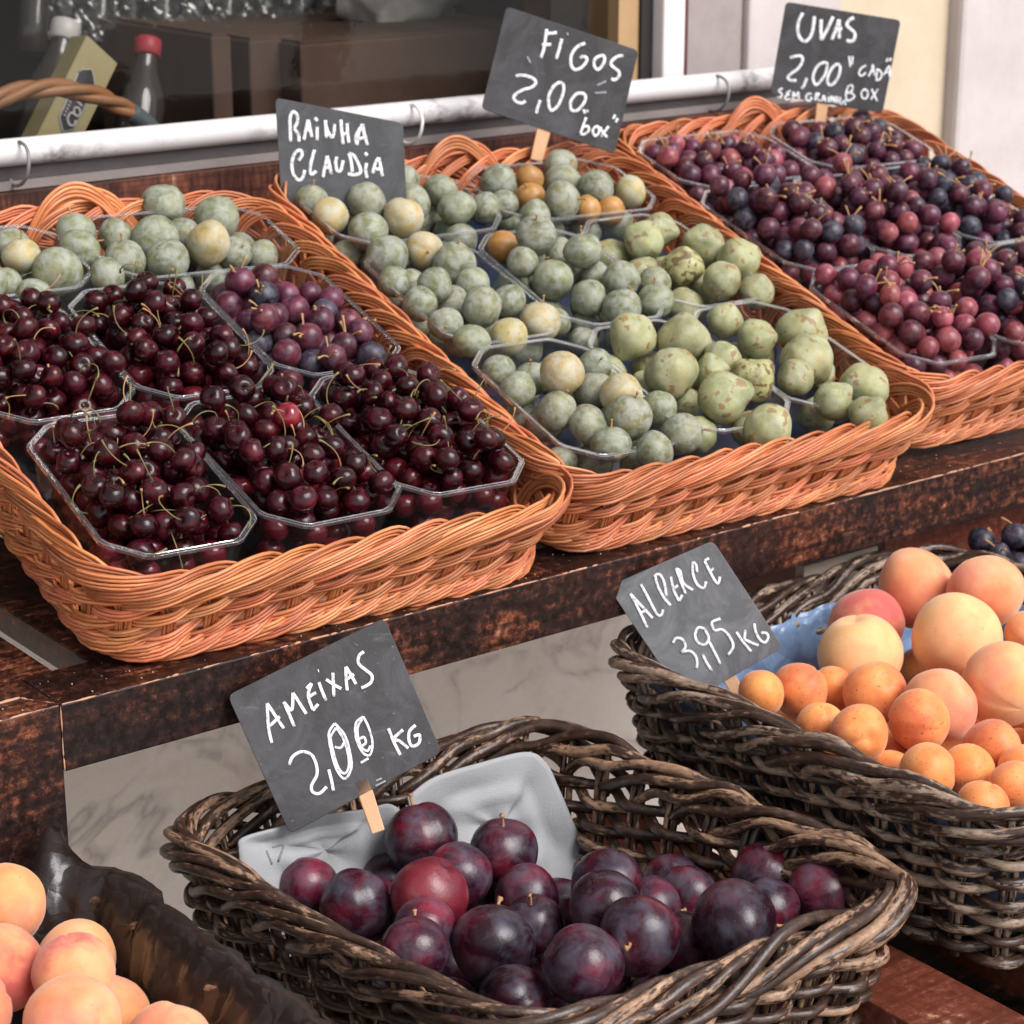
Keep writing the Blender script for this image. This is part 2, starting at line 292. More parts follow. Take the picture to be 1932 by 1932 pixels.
def mat_crinkle(name, a, b, rough, dist=.005):
    m = M_(name); v = m.coords('Object', rnd=False); vo = m.n('ShaderNodeTexVoronoi'); vo.feature = 'DISTANCE_TO_EDGE'; vo.inputs['Scale'].default_value = 34
    ds = m.n('ShaderNodeTexNoise'); ds.inputs['Scale'].default_value = 22; m.l(v, ds.inputs['Vector']); ad = m.n('ShaderNodeVectorMath', operation='MULTIPLY_ADD'); ad.inputs[1].default_value = (.05, .05, .05); m.l(ds.outputs['Color'], ad.inputs[0]); m.l(v, ad.inputs[2]); m.l(ad.outputs[0], vo.inputs['Vector'])
    f = m.noise(v, 60, 4, .6); s1 = m.n('ShaderNodeMath', operation='MULTIPLY_ADD'); m.l(f, s1.inputs[0]); s1.inputs[1].default_value = .25; m.l(vo.outputs['Distance'], s1.inputs[2])
    m.col(m.mix(f, a, b)); m.rough(rough); m.bump(s1.outputs[0], .9, dist); return m.m
PULP = plain('moulded_pulp', (.31, .315, .325), .9, .6, 900, .06)
WHITEP = plain('white_paint', (.74, .70, .69), .35, .05, 90, .06)
def mat_rail():
    m = M_('rail_paint'); v = m.coords('Object', (1, 1, 1), rnd=False); tc = m.n('ShaderNodeTexCoord'); sx = m.n('ShaderNodeSeparateXYZ'); m.l(tc.outputs['Object'], sx.inputs[0])
    f = m.noise(v, 16, 7, .75); k = m.ramp(f, [(.49, 0.0), (.60, .75)]); g2 = m.noise(v, 3, 3, .5); k2 = m.ramp(g2, [(.47, 0.0), (.56, 1.0)]); mu = m.n('ShaderNodeMath', operation='MULTIPLY'); m.l(k, mu.inputs[0]); m.l(k2, mu.inputs[1])
    m.col(m.mix(mu.outputs[0], (.64, .61, .61), (.10, .085, .085))); m.rough(.4); return m.m
BLACKP = plain('grimy_dark_channel', (.055, .045, .045), .6, .4, 300, .5)
GREYT = plain('weathered_grey_trim', (.20, .17, .16), .6, .4, 200, .3)
DARKM = plain('dark_interior', (.018, .014, .013), .7)
CARTON = mat_stone('brown_carton', (.10, .056, .04), (.17, .10, .072), 7, .15)
TIE = plain('cable_tie_plastic', (.20, .19, .19), .35)
BLUE = mat_crinkle('blue_liner_paper', (.12, .19, .33), (.20, .29, .44), .32); NAVY = plain('dark_blue_sheet', (.012, .022, .055), .4, .4, 60, .4)
BROWNL = mat_crinkle('brown_plastic_liner', (.011, .007, .006), (.019, .012, .010), .30, .0035)
MARBLE = mat_marble()

# ------------------------------------------------------------------ basket weaving
class Basket:
    """side surface of a rounded rectangular basket: s along the rim (clockwise from above), h up, off outwards"""
    def __init__(s, a0, b0, a1, b1, H, rc=.05, M=None, skew=0.0, warp=None):
        s.H = H; s.M = M or Matrix.Identity(4); s.skew = skew; s.warp = warp; s.a1, s.b1, s.a0, s.b0 = a1, b1, a0, b0
        s.tb = s.table(a0, b0, rc*.85); s.tt = s.table(a1, b1, rc); s.P = s.tt[2]
    def table(s, a, b, r):
        pts = []; nr = []
        for cx, cy, a0 in ((a-r, b-r, 90), (a-r, -b+r, 0), (-a+r, -b+r, -90), (-a+r, b-r, -180)):
            for k in range(13):
                t = math.radians(a0-90*k/12); pts.append((cx+r*math.cos(t), cy+r*math.sin(t))); nr.append((math.cos(t), math.sin(t)))
        pts.append(pts[0]); nr.append(nr[0]); p = np.array(pts); d = np.concatenate([[0], np.cumsum(np.linalg.norm(np.diff(p, axis=0), axis=1))])
        return p, np.array(nr), d[-1], d/d[-1]
    def pos(s, S_, h, off):
        S_ = np.asarray(S_, float); u = (S_/s.P) % 1; h = np.asarray(h, float)*np.ones_like(u); off = np.asarray(off, float)*np.ones_like(u)
        q = [np.stack([np.interp(u, t[3], t[k][:, j]) for j in (0, 1)], 1) for t in (s.tb, s.tt) for k in (0, 1)]
        p = q[0]*(1-h[:, None])+q[2]*h[:, None]; n = q[1]*(1-h[:, None])+q[3]*h[:, None]; n /= np.linalg.norm(n, axis=1)[:, None]
        xy = p+n*off[:, None]; z = s.H*h
        if s.warp: z = z+s.warp(u)*np.clip(h, 0, 1)
        P = np.stack([xy[:, 0]+s.skew*xy[:, 1], xy[:, 1], z], 1); N = np.stack([n[:, 0], n[:, 1], np.zeros(len(u))], 1)
        return P, N
    def strand(s, g, ctrl, n, rods, rad, gap, sides=6, taper=True, jit=.0):
        c = spline(ctrl, n); P, N = s.pos(c[:, 0], c[:, 1], c[:, 2]); T = np.gradient(P, axis=0); T /= np.linalg.norm(T, axis=1)[:, None]
        B = np.cross(N, T); B /= np.linalg.norm(B, axis=1)[:, None]+1e-9
        for k in range(rods):
            o = (k-(rods-1)/2)*gap
            wob = RNG.normal(0, 1, 4); t = np.linspace(0, 1, n); wv = (wob[0]*np.sin(t*5+wob[1])+wob[2]*np.sin(t*11+wob[3]))*jit
            Q = P+B*(o+wv)[:, None]+N*(wv*.5)[:, None]
            r = np.full(n, rad*(1+random.uniform(-.1, .1)))
            if taper: r[0] *= .7; r[-1] *= .6
            g.tube(Q, r, sides)

def tan_basket(name, label, Mw, a=.222, b=.292, H=.080, skew=0.0):
    B = Basket(a-.020, b-.020, a, b, H, .055, Mw, skew)
    root = empty(name); root.matrix_world = Mw; tag(root, label, 'wicker basket', 'tan willow trays on the upper rack')
    n = int(round(B.P/.0375)); p = B.P/n
    for i in range(n):
        s0 = i*p+random.uniform(-.0012, .0012); j = lambda: random.uniform(-.02, .02)
        c = [(s0, .02, .000), (s0-.03*p, .30, .0005), (s0, .55, -.0020), (s0+.22*p, .78+j(), -.0060), (s0+.72*p, .95+j(), -.0065), (s0+1.35*p, 1.00+j(), .000), (s0+2.0*p, .98+j(), .0065),
             (s0+2.6*p, .90+j(), .0085), (s0+3.2*p, .79+j(), .0080), (s0+3.7*p, .68+j(), .0035), (s0+4.1*p, .60, -.003)]
        g = G(); B.strand(g, c, 30, 4, .00162, .0031, 6, jit=.00035); g.obj('woven_strand', TAN, root)
    for i in range(n):                                                # slanting bundles laced over and under the stakes
        s0 = i*p; k = random.uniform(-.02, .02)
        c = [(s0-.2*p, .72+k, -.004), (s0+.5*p, .62+k, .001), (s0+1.0*p, .54+k, .0062), (s0+1.5*p, .455+k, .002), (s0+2.0*p, .38+k, -.0052), (s0+2.5*p, .30+k, .001), (s0+3.0*p, .22+k, .0060), (s0+3.5*p, .14, .002), (s0+3.9*p, .08, -.002)]
        g = G(); B.strand(g, c, 30, 3, .00165, .0032, 6, jit=.0004); g.obj('side_weaver', TAN, root)
    for h in (.13,):
        for q in range(8):
            s0 = q*B.P/8; L = B.P/8+.02; m = 26; S_ = np.linspace(s0, s0+L, m); c = np.stack([S_, h+0*S_, -.001+.004*np.cos(math.pi*(S_/p))], 1)
            g = G(); B.strand(g, c, 40, 2, .0016, .0031, 5, jit=.0003); g.obj('waling', TAN, root)
    for i in range(n*2):                                              # plaited foot
        s0 = i*p/2; e = i % 2
        c = [(s0, .20 if e else .13, .0015), (s0+.45*p, .12, .009), (s0+1.0*p, .03, .0105 if e else .0075), (s0+1.6*p, -.04, .005), (s0+2.0*p, -.06, -.003)]
        g = G(); B.strand(g, c, 9, 3, .0018, .0034, 5); g.obj('foot_strand', TAN, root)
    g = G()
    for yy in np.arange(-b+.03, b-.03, .0125): g.tube([(-a+.026+skew*yy, yy, .004+.001*math.sin(yy*300)), (0+skew*yy, yy, .0055), (a-.026+skew*yy, yy, .004)], .0052, 5, ends=False)
    o = g.obj('base_weave', TAN, root); o['kind'] = 'stuff'
    return B, root

def dark_basket(name, label, Mw, a, b, H, group='dark willow baskets on the lower tier', flare=.03, mt=None, skew=0.0):
    mt = mt or DARK
    B = Basket(a-flare, b-flare, a, b, H, .06, Mw, skew)
    root = empty(name); root.matrix_world = Mw; tag(root, label, 'wicker basket', group)
    n = int(round(B.P/.041)); p = B.P/n
    for i in range(n):
        s0 = i*p; j = lambda: random.uniform(-.035, .035)
        g = G()
        for d in (-.0038, .0038): g.tube(B.pos([s0+d]*5, [0, .25, .5, .75, .97], [0, .001, 0, -.001, 0])[0], .0031, 6)
        g.obj('stake', mt, root)
        s1 = s0
        c = [(s1, .78, -.002), (s1+.6*p, .88+j(), -.007), (s1+1.4*p, .96+j(), -.009), (s1+2.3*p, 1.01+j(), -.004), (s1+3.2*p, 1.02+j(), .004), (s1+4.1*p, .96+j(), .011), (s1+4.9*p, .89+j(), .013), (s1+5.6*p, .81+j(), .009), (s1+6.1*p, .74, .002)]
        g = G(); B.strand(g, c, 34, 1, random.uniform(.0040, .0050), .01, 8, jit=.0014); g.obj('rim_rod', mt, root)
    rows = int(H*.84/.0095)
    for r in range(rows):
        h = .03+r*.80/rows; q0 = random.random()*p*3; L = p*7; k = int(B.P/(p*5.0))
        for q in range(k):
            s0 = q0+q*B.P/k; m = 29; S_ = np.linspace(s0, s0+B.P/k+p*.9, m)
            c = np.stack([S_, h+.012*np.sin(S_*17+r+q)+random.uniform(-.006, .006), .0085*np.cos(math.pi*(S_/p+r))], 1)
            g = G(); B.strand(g, c, 44, 1, random.uniform(.0040, .0048), .01, 7, jit=.0008); g.obj('weaver', mt, root)
    g = G()
    for yy in np.arange(-b+flare+.01, b-flare, .011): g.tube([(-a+flare+.01+skew*yy, yy, .004), (skew*yy, yy, .006), (a-flare-.01+skew*yy, yy, .004)], .005, 5, ends=False)
    o = g.obj('base_weave', DARK, root); o['kind'] = 'stuff'
    return B, root

def frame(origin, ex, ez):
    ex = Vector(ex).normalized(); ez = Vector(ez).normalized(); ey = ez.cross(ex).normalized(); ex = ey.cross(ez)
    return Matrix(((ex.x, ey.x, ez.x, origin[0]), (ex.y, ey.y, ez.y, origin[1]), (ex.z, ey.z, ez.z, origin[2]), (0, 0, 0, 1)))
def tray_frame(u, v, rot, H=.085):
    c = tp(u, v, -H); ex = TX*math.cos(rot)+TY*math.sin(rot); return frame(c, ex, TN)

# ------------------------------------------------------------------ punnets
def oct_ring(a, b, c, z):
    return [(a-c, -b, z), (a, -b+c, z), (a, b-c, z), (a-c, b, z), (-a+c, b, z), (-a, b-c, z), (-a, -b+c, z), (-a+c, -b, z)]
def bev(ring, k=.28):
    out = []; n = len(ring)
    for i, p in enumerate(ring):
        a = np.array(ring[i-1]); q = np.array(p); b = np.array(ring[(i+1) % n])
        out += [tuple(q+(a-q)/np.linalg.norm(a-q)*.0035), tuple(q+(b-q)/np.linalg.norm(b-q)*.0035)]
    return out
_pm = {}
def punnet(Mw, a, b, H, label, cat='punnet', group=None):
    key = (a, b, H)
    if key not in _pm:
        g = G(); rings = [bev(oct_ring(a-.013, b-.013, .020, 0)), bev(oct_ring(a-.010, b-.010, .021, .003)), bev(oct_ring(a-.004, b-.004, .024, H-.003)), bev(oct_ring(a-.003, b-.003, .025, H))]
        V = [p for r in rings for p in r]; F = []
        for i in range(len(rings)-1):
            for j in range(16): F.append((i*16+j, i*16+(j+1) % 16, (i+1)*16+(j+1) % 16, (i+1)*16+j))
        F.append(tuple(range(15, -1, -1))); g.raw(V, F); m1 = g.mesh('punnet_body'); m1.materials.append(CLEAR)
        g = G(); prof = [(-.003, .0), (-.0028, .0008), (-.0022, .0011), (-.0016, .0007), (.0004, .0007), (.0012, .0012), (.0017, .0009), (.0019, -.0016)]
        V = []
        for o, z in prof: V += bev(oct_ring(a+o, b+o, .027+o*.4, H+z))
        F = []
        for i in range(len(prof)-1):
            for j in range(16): F.append((i*16+j, (i)*16+(j+1) % 16, (i+1)*16+(j+1) % 16, (i+1)*16+j))
        g.raw(V, F); m2 = g.mesh('punnet_rim'); m2.materials.append(CLEAR_RIM)
        _pm[key] = (m1, m2)
    m1, m2 = _pm[key]
    root = link('punnet', m1, None, None, False); root.matrix_world = Mw; tag(root, label, cat, group)
    r = link('rim', m2, None, root, False)
    sm = r.modifiers.new('wall', 'SOLIDIFY') if False else None
    return root

# ------------------------------------------------------------------ fruit meshes (unit radius)
def ball(name, f, nu=24, nv=16):
    V = [(0, 0, f(0, 0))]; 
    for i in range(1, nv):
        th = math.pi*i/nv
        for j in range(nu):
            ph = 2*math.pi*j/nu; r = f(th, ph); V.append((r*math.sin(th)*math.cos(ph), r*math.sin(th)*math.sin(ph), r*math.cos(th)))
    V.append((0, 0, -f(math.pi, 0))); F = [(0, 1+j, 1+(j+1) % nu) for j in range(nu)]
    for i in range(nv-2):
        for j in range(nu): F.append((1+i*nu+j, 1+(i+1)*nu+j, 1+(i+1)*nu+(j+1) % nu, 1+i*nu+(j+1) % nu))
    k = 1+(nv-2)*nu; F += [(k+j, len(V)-1, k+(j+1) % nu) for j in range(nu)]
    me = bpy.data.meshes.new(name); me.from_pydata(V, [], F); me.polygons.foreach_set('use_smooth', [True]*len(F)); me.update(); return me
def bumpy(sd, amp):
    r = random.Random(sd); W = [(r.uniform(.6, 1.6), r.uniform(0, 6), r.randint(1, 3), r.uniform(0, 6)) for _ in range(4)]
    return lambda th, ph: amp*sum(math.sin(a*th*2+b)*math.sin(n*ph+c)*math.sin(th) for a, b, n, c in W)
def stone_fruit(sd, dimple=.10, dw=.32, groove=.035, gw=.22, squash=1.0, amp=.012):
    bf = bumpy(sd, amp)
    def f(th, ph):
        p = (ph+math.pi) % (2*math.pi)-math.pi
        return (1-dimple*math.exp(-(th/dw)**2)-.02*math.exp(-((math.pi-th)/.3)**2)-groove*math.exp(-(p/gw)**2)*math.sin(th)**.7+bf(th, ph))*(1+(squash-1)*abs(math.cos(th)))
    return f
def fig_f(sd):
    bf = bumpy(sd, .04)
    def f(th, ph):
        neck = (.30, .24, .36, .16)[sd % 4]*math.exp(-((math.pi-th)/.42)**2)       # the stalk end (downwards axis) is drawn out
        return (.96+neck-.04*math.exp(-(th/.25)**2))*(1-.10*abs(math.cos(th)))+.026*math.sin(ph*8)*math.sin(th)**2+bf(th, ph)
    return f
def grape_f(sd): 
    bf = bumpy(sd, .01)
    return lambda th, ph: 1+.07*abs(math.cos(th))-.05*math.exp(-(th/.2)**2)+bf(th, ph)
def variants(name, fn, mats, n=4, **kw):
    d = {}
    base = [fn(i) for i in range(n)]
    for key, mt in mats.items():
        L = []
        for i, f in enumerate(base):
            me = ball(name, f, **kw); me.materials.append(mt); L.append(me)
        d[key] = L
    return d
MESH = {
 'gage': variants('greengage', lambda i: stone_fruit(i, .06, .2, .045, .13, (.93, 1.09, .88, 1.0)[i], .032), {'g': GAGE, 'y': GAGE_Y, 'a': GAGE_A}),
 'cherry': variants('cherry', lambda i: stone_fruit(20+i, .34, .36, .07, .22, .90, .03), {'d': CHERRY, 'r': CHERRY_R}, nu=18, nv=13),
 'x': {}, 'grape': variants('grape', grape_f, {'p': GRAPE, 'r': GRAPE_R, 'b': GRAPE_B}, 3, nu=16, nv=10),
 'plum': variants('plum', lambda i: stone_fruit(40+i, .15, .24, .05, .13, 1.0-.06*(i % 2), .02), {'d': PLUM, 'r': PLUM_R}, nu=32, nv=22),
 'apricot': variants('apricot', lambda i: stone_fruit(60+i, .17, .24, .08, .12, .94, .026), {'a': APRI}, nu=32, nv=22),
 'peach': variants('peach', lambda i: stone_fruit(80+i, .19, .27, .065, .11, .95, .022), {'p': PEACH, 'l': PEACH_P, 'r': PEACH_R}, nu=36, nv=24),
 'fig': variants('fig', fig_f, {'g': FIG, 'b': FIG_B}, 4, nu=36, nv=20),
}
def stem_mesh(name, sd, L, r0, r1, curl, mats, knob=1.8):
    r = random.Random(sd); g = G(); P = []; d = Vector((r.uniform(-.3, .3), r.uniform(-.3, .3), 1)).normalized(); p = Vector((0, 0, .80)); ax = Vector((r.uniform(-1, 1), r.uniform(-1, 1), 0)).normalized()
    for i in range(9):
        P.append(tuple(p)); p = p+d*(L/8); d = Quaternion(ax, curl*r.uniform(.6, 1.4)/8) @ d
    rr = np.full(9, r0); rr[0] = r0*1.6; rr[-2] = r1*1.3; rr[-1] = r1*knob; g.tube(P, rr, 5); me = g.mesh(name); me.polygons.foreach_set('use_smooth', [True]*len(me.polygons)); me.materials.append(mats); return me
CST = [stem_mesh('stalk', i, 2.2+.5*(i % 3), .045, .06, (-1) ** i*(1.0+.4*i), STEM_C if i % 3 else STEM_B) for i in range(6)]
PST = [stem_mesh('stalk', 30+i, .45, .045, .05, .6, STEM_B) for i in range(3)]
def rand_rot(maxtilt, lean=None):
    t = random.uniform(0, maxtilt); a = random.uniform(0, 2*math.pi); z = Vector((math.sin(t)*math.cos(a), math.sin(t)*math.sin(a), math.cos(t)))
    q = Vector((0, 0, 1)).rotation_difference(z) @ Quaternion((0, 0, 1), random.uniform(0, 2*math.pi)); return q
def fruit(kind, key, name, c, r, label, cat, group, q=None, parent=None, stem=0):
    me = random.choice(MESH[kind][key]); o = bpy.data.objects.new(name, me); C.objects.link(o)
    o.rotation_mode = 'QUATERNION'; o.rotation_quaternion = q or rand_rot(math.pi); o.location = c; o.scale = (r,)*3
    if parent: o.parent = parent
    if label: tag(o, label, cat, group)
    if stem and random.random() < stem:
        st = bpy.data.objects.new('stalk', random.choice(CST if kind == 'cherry' else PST)); C.objects.link(st); st.parent = o
    return o

def fill_vol(n, r0, r1, inside, z0, z1, fx, k=.92):
    B = list(fx); out = []
    for _ in range(n):
        r = random.uniform(r0, r1); x, y = inside(r); z = random.uniform(z0+r, max(z0+r, z1))
        if all((x-a)**2+(y-b)**2+(z-c)**2 > ((r+q)*k)**2 for a, b, c, q in B): B.append((x, y, z, r)); out.append((x, y, z, r))
    return out
# packing spheres into a heap: lowest free place first, in the frame of the container
def pack(n, rfun, inside, z0, tries=26, dome=0.0, fixed=None):
    B = list(fixed or []); out = []
    xs = []
    for k in range(n):
        r = rfun(); best = None
        for _ in range(tries):
            p = inside(r)
            z = z0+r
            for (x, y, zz, rr) in B:
                d2 = (x-p[0])**2+(y-p[1])**2; R = (r+rr)*.965
                if d2 < R*R: z = max(z, zz+math.sqrt(R*R-d2))
            sc = z+dome*(p[0]**2+p[1]**2)
            if best is None or sc < best[0]: best = (sc, p[0], p[1], z, r)
        B.append(best[1:]); out.append(best[1:])
    return out
def oct_inside(a, b, c=.02):
    def f(r):
        while True:
            x = random.uniform(-a+r, a-r); y = random.uniform(-b+r, b-r)
            if abs(x)+abs(y) < a+b-c-r*1.2: return x, y
    return f

# ================================================================== THE SETTING
g = G(); g.box((-120, -120, -.05), (120, 120, 0)); tag(g.obj('pavement', mat_stone('paving', (.42, .39, .36), (.52, .49, .45), 6), smooth=False), kind='structure')
shop = empty('shop_building', (1.2, 2.12, 0)); tag(shop, 'shop front with marble base, wide window and pale stone and cream walls behind the stall', 'shop')
def part(name, mat, lo, hi, parent, bevel=0):
    g = G(); o = parent.location; g.box([lo[i]-o[i] for i in range(3)], [hi[i]-o[i] for i in range(3)]); return g.obj(name, mat, parent, smooth=False, bevel=bevel)
CREAM = mat_stone('cream_render', (.52, .42, .30), (.60, .50, .37), 9, .25); STONE_G = mat_stone('grey_pink_stone', (.27, .23, .22), (.36, .31, .30), 14, .3)
STONE_L = mat_stone('pale_stone', (.46, .41, .40), (.56, .50, .49), 10, .3)
part('marble_panel', MARBLE, (-3, 2.075, .001), (2.0, 2.12, 1.12), shop)
part('stone_pier', STONE_G, (1.911, 2.125, 1.121), (2.01, 2.40, 3.6), shop, .004)
part('stone_pier', STONE_L, (2.0105, 2.115, 0), (2.18, 2.40, 3.6), shop, .004)
part('cream_wall', CREAM, (2.1805, 2.125, 0), (2.40, 2.40, 3.6), shop)
pl = part('stone_pilaster', STONE_L, (2.4005, 2.10, .925), (9, 2.40, 3.6), shop, .008); 
part('stone_ledge', STONE_L, (2.4005, 2.07, 0), (9, 2.40, .9245), shop, .008)
TANW = plain('ochre_painted_wood', (.42, .26, .13), .5); REDW = plain('dark_red_painted_wood', (.09, .018, .020), .4)
part('window_frame', REDW, (1.8935, 2.12, 1.121), (1.9105, 2.20, 2.6), shop)
part('window_frame', WHITEP, (1.857, 2.105, 1.121), (1.893, 2.19, 2.6), shop, .003)
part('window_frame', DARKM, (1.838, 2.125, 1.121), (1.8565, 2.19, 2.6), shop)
part('window_frame', TANW, (1.805, 2.13, 1.121), (1.8375, 2.19, 2.6), shop)
part('stone_pier', STONE_L, (-9, 2.10, .001), (-3.001, 2.40, 3.6), shop); part('lintel', STONE_G, (-3, 2.115, 2.601), (2.0104, 2.40, 3.6), shop)
part('glass_pane', GLASS, (-3, 2.150, 1.121), (1.8045, 2.154, 2.6), shop)
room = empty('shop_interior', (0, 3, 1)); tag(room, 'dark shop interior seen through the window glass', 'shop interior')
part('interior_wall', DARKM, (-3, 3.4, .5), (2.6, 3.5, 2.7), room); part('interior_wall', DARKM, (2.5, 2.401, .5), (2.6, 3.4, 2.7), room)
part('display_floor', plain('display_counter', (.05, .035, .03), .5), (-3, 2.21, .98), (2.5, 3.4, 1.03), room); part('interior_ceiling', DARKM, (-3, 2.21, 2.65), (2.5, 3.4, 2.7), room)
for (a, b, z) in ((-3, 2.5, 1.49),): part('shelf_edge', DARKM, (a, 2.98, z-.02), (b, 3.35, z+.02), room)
x0, x1 = hy(1052, 60, 2.5).x, hy(1176, 60, 2.5).x
part('cream_panel', plain('cream_board', (.80, .66, .50), .6), (x0, 2.5, 1.04), (x1+.2, 2.53, 1.9), room); part('red_board', plain('red_brown_board', (.20, .06, .05), .6), (x0-.03, 2.495, 1.04), (x0-.001, 2.54, 1.9), room)
# rail, channel and board under the window
xe = 2.02
rail = empty('window_rail', (1, 2.05, 1.16)); tag(rail, 'white painted tube rail with grimy dark channel running along the shop window', 'rail')
def rz(x): return 1.162-.0038*(x-.94)
g = G(); xs = np.linspace(-.3, xe, 40); g.tube([(x-1, 0, rz(x)-1.16) for x in xs], .0138, 14); g.obj('tube', mat_rail(), rail)
g = G(); g.box((-1.3, .0, -.0255), (xe-1, .028, -.0100)); g.obj('channel', BLACKP, rail, False)
g = G(); g.box((-1.3, -.006, -.0345), (xe-1, .0245, -.0260)); g.obj('trim', GREYT, rail, False)
bd = empty('back_board', (1, 2.03, 1.0)); tag(bd, 'red brown weathered board with flaking pale paint behind the baskets under the white rail', 'board')
g = G(); g.box((-1.3, .0, -.2), (xe+.05-1, .024, .1245)); g.obj('plank', mat_wood('flaking_wood', (.030, .008, .005), (.10, .025, .012), (.20, .06, .03), .5, (1.5, 1, .25)), bd, False)

# ------------------------------------------------------------------ the upper rack
rack = empty('display_rack', (.65, 1.4, 0)); tag(rack, 'dark red brown stained wooden rack with worn edges that carries the three tan baskets', 'rack')
def rp(name, lo, hi, mat=WOOD, bevel=.0015): return part(name, mat, lo, hi, rack, bevel)
rp('front_beam', (.6505, 1.381, .8185), (2.3, 1.446, .872)); rp('post', (.565, 1.381, 0), (.650, 1.446, .8722)); rp('front_beam', (-.4, 1.381, .8185), (.5645, 1.446, .872))
for k, x in enumerate([.13, .25, .37, .49, .600, .708, .820, .932, 1.044, 1.156, 1.268, 1.38, 1.492, 1.604, 1.716, 1.83, 1.94, 2.05]):
    rp('slat', (x, 1.4465, .846), (x+(.078 if x > .6 or x < .5 else .078), 2.02, .8705))
rp('rear_support', (-.4, 1.94, .9), (2.3, 2.0, .985)); rp('post', (2.1, 1.95, 0), (2.16, 2.0, .8995)); rp('post', (-.3, 1.95, 0), (-.24, 2.0, .8995)); rp('post', (2.22, 1.381, 0), (2.29, 1.446, .818))
def worn(P, n, r0, seed):
    r = np.random.default_rng(seed); sm = lambda k: np.convolve(r.normal(0, 1, n+k), np.ones(k)/math.sqrt(k), 'same')[:n]
    rr = np.where(sm(14)+.5*sm(4) > -.5, np.clip(r0*(.8+.35*sm(5)), r0*.2, r0*1.7), .00004); Q = np.linspace(P[0], P[1], n)+np.stack([sm(6)*.00012 for _ in range(3)], 1); g = G(); g.tube(Q-np.array(rack.location), rr, 5); return g.obj('worn_edge', CHIP, rack)
    rr = np.abs(np.random.default_rng(seed).normal(.9, .5, n))*r0; Q = np.linspace(P[0], P[1], n)+np.random.default_rng(seed+1).normal(0, .0004, (n, 3)); g = G(); g.tube(Q-np.array(rack.location), np.where(np.sin(np.arange(n)*.9+seed)+np.random.default_rng(seed+2).normal(0, .8, n) > -.4, np.clip(rr, r0*.3, r0*1.7), .00005), 5); return g.obj('worn_edge', CHIP, rack)
worn(((.652, 1.3815, .8715), (2.3, 1.3815, .8715)), 700, .00075, 1); worn(((.3, 1.3815, .8715), (.649, 1.3815, .8715)), 90, .0010, 2); worn(((.6502, 1.3808, .82), (.6502, 1.3808, .871)), 20, .0006, 4)
worn(((.6502, 1.3808, .8725), (.632, 1.41, .8725)), 14, .0005, 5); worn(((.632, 1.41, .8725), (.60, 1.408, .8725)), 12, .0012, 6)
g = G()
for k in range(170):
    x = random.uniform(.58, 1.75); y = random.uniform(1.386, 1.44); r = random.choice((.0004, .0005, .0009)); g.box((x, y, .8722), (x+r, y+r*1.4, .8722+r*.6), None)
tag(g.obj('crumbs', plain('pale_crumbs', (.45, .33, .27), .8), None, False), 'pale crumbs and dust specks on top of the rack beam', 'crumbs', kind='stuff')
# lower tier
low = empty('lower_stand', (1, 1, 0)); tag(low, 'red brown wooden slatted stand under the dark baskets at the bottom right', 'stand')
for x in (.30, .42, .54, .74, .86, .98): part('slat', WOOD, (x, .6, .565), (x+.07, 1.37, .595), low, .0015)
for x in (1.10, 1.235, 1.36, 1.49, 1.62, 1.78, 1.92, 2.05): part('slat', WOOD_RED, (x, .885, .618), (x+.075, 1.37, .648), low, .0015)
part('front_beam', WOOD_RED, (1.04, .815, .585), (2.3, .884, .640), low, .0015); part('front_beam', WOOD_RED, (1.04, .70, .50), (2.3, .76, .56), low, .0015)
part('cross_beam', WOOD, (.1, .56, .50), (1.09, .599, .563), low, .0015); part('leg', WOOD, (1.05, .82, 0), (1.10, .88, .584), low); part('leg', WOOD, (2.2, .82, 0), (2.26, .88, .584), low); part('leg', WOOD, (.15, .62, 0), (.2, .68, .564), low)
part('dark_gap_backing', WOOD, (1.0905, .765, .545), (1.9, 1.26, .580), low)  # dark board added below the slats so their gaps read as shaded
cr = empty('wooden_crate', (1.66, 1.55, .65)); tag(cr, 'dark red wooden crate tucked under the rack beam behind the peaches', 'crate')
part('side', WOOD_RED, (1.545, 1.41, .65), (1.80, 1.425, .806), cr, .002); part('side', WOOD_RED, (1.545, 1.426, .65), (1.56, 1.72, .806), cr, .002); part('side', WOOD_RED, (1.785, 1.426, .65), (1.80, 1.72, .806), cr, .002); part('bottom', WOOD_RED, (1.561, 1.426, .65), (1.784, 1.72, .66), cr)
g = G(); g.box((0, 0, 0), (.10, .012, .15)); o = g.obj('cardboard_piece', plain('grey_card', (.27, .22, .18), .8, .4, 60, .2), None, False, .001); o.location = (1.43, 1.405, .655); tag(o, 'grey brown cardboard piece standing between the rack beam and the peach basket rim', 'cardboard')

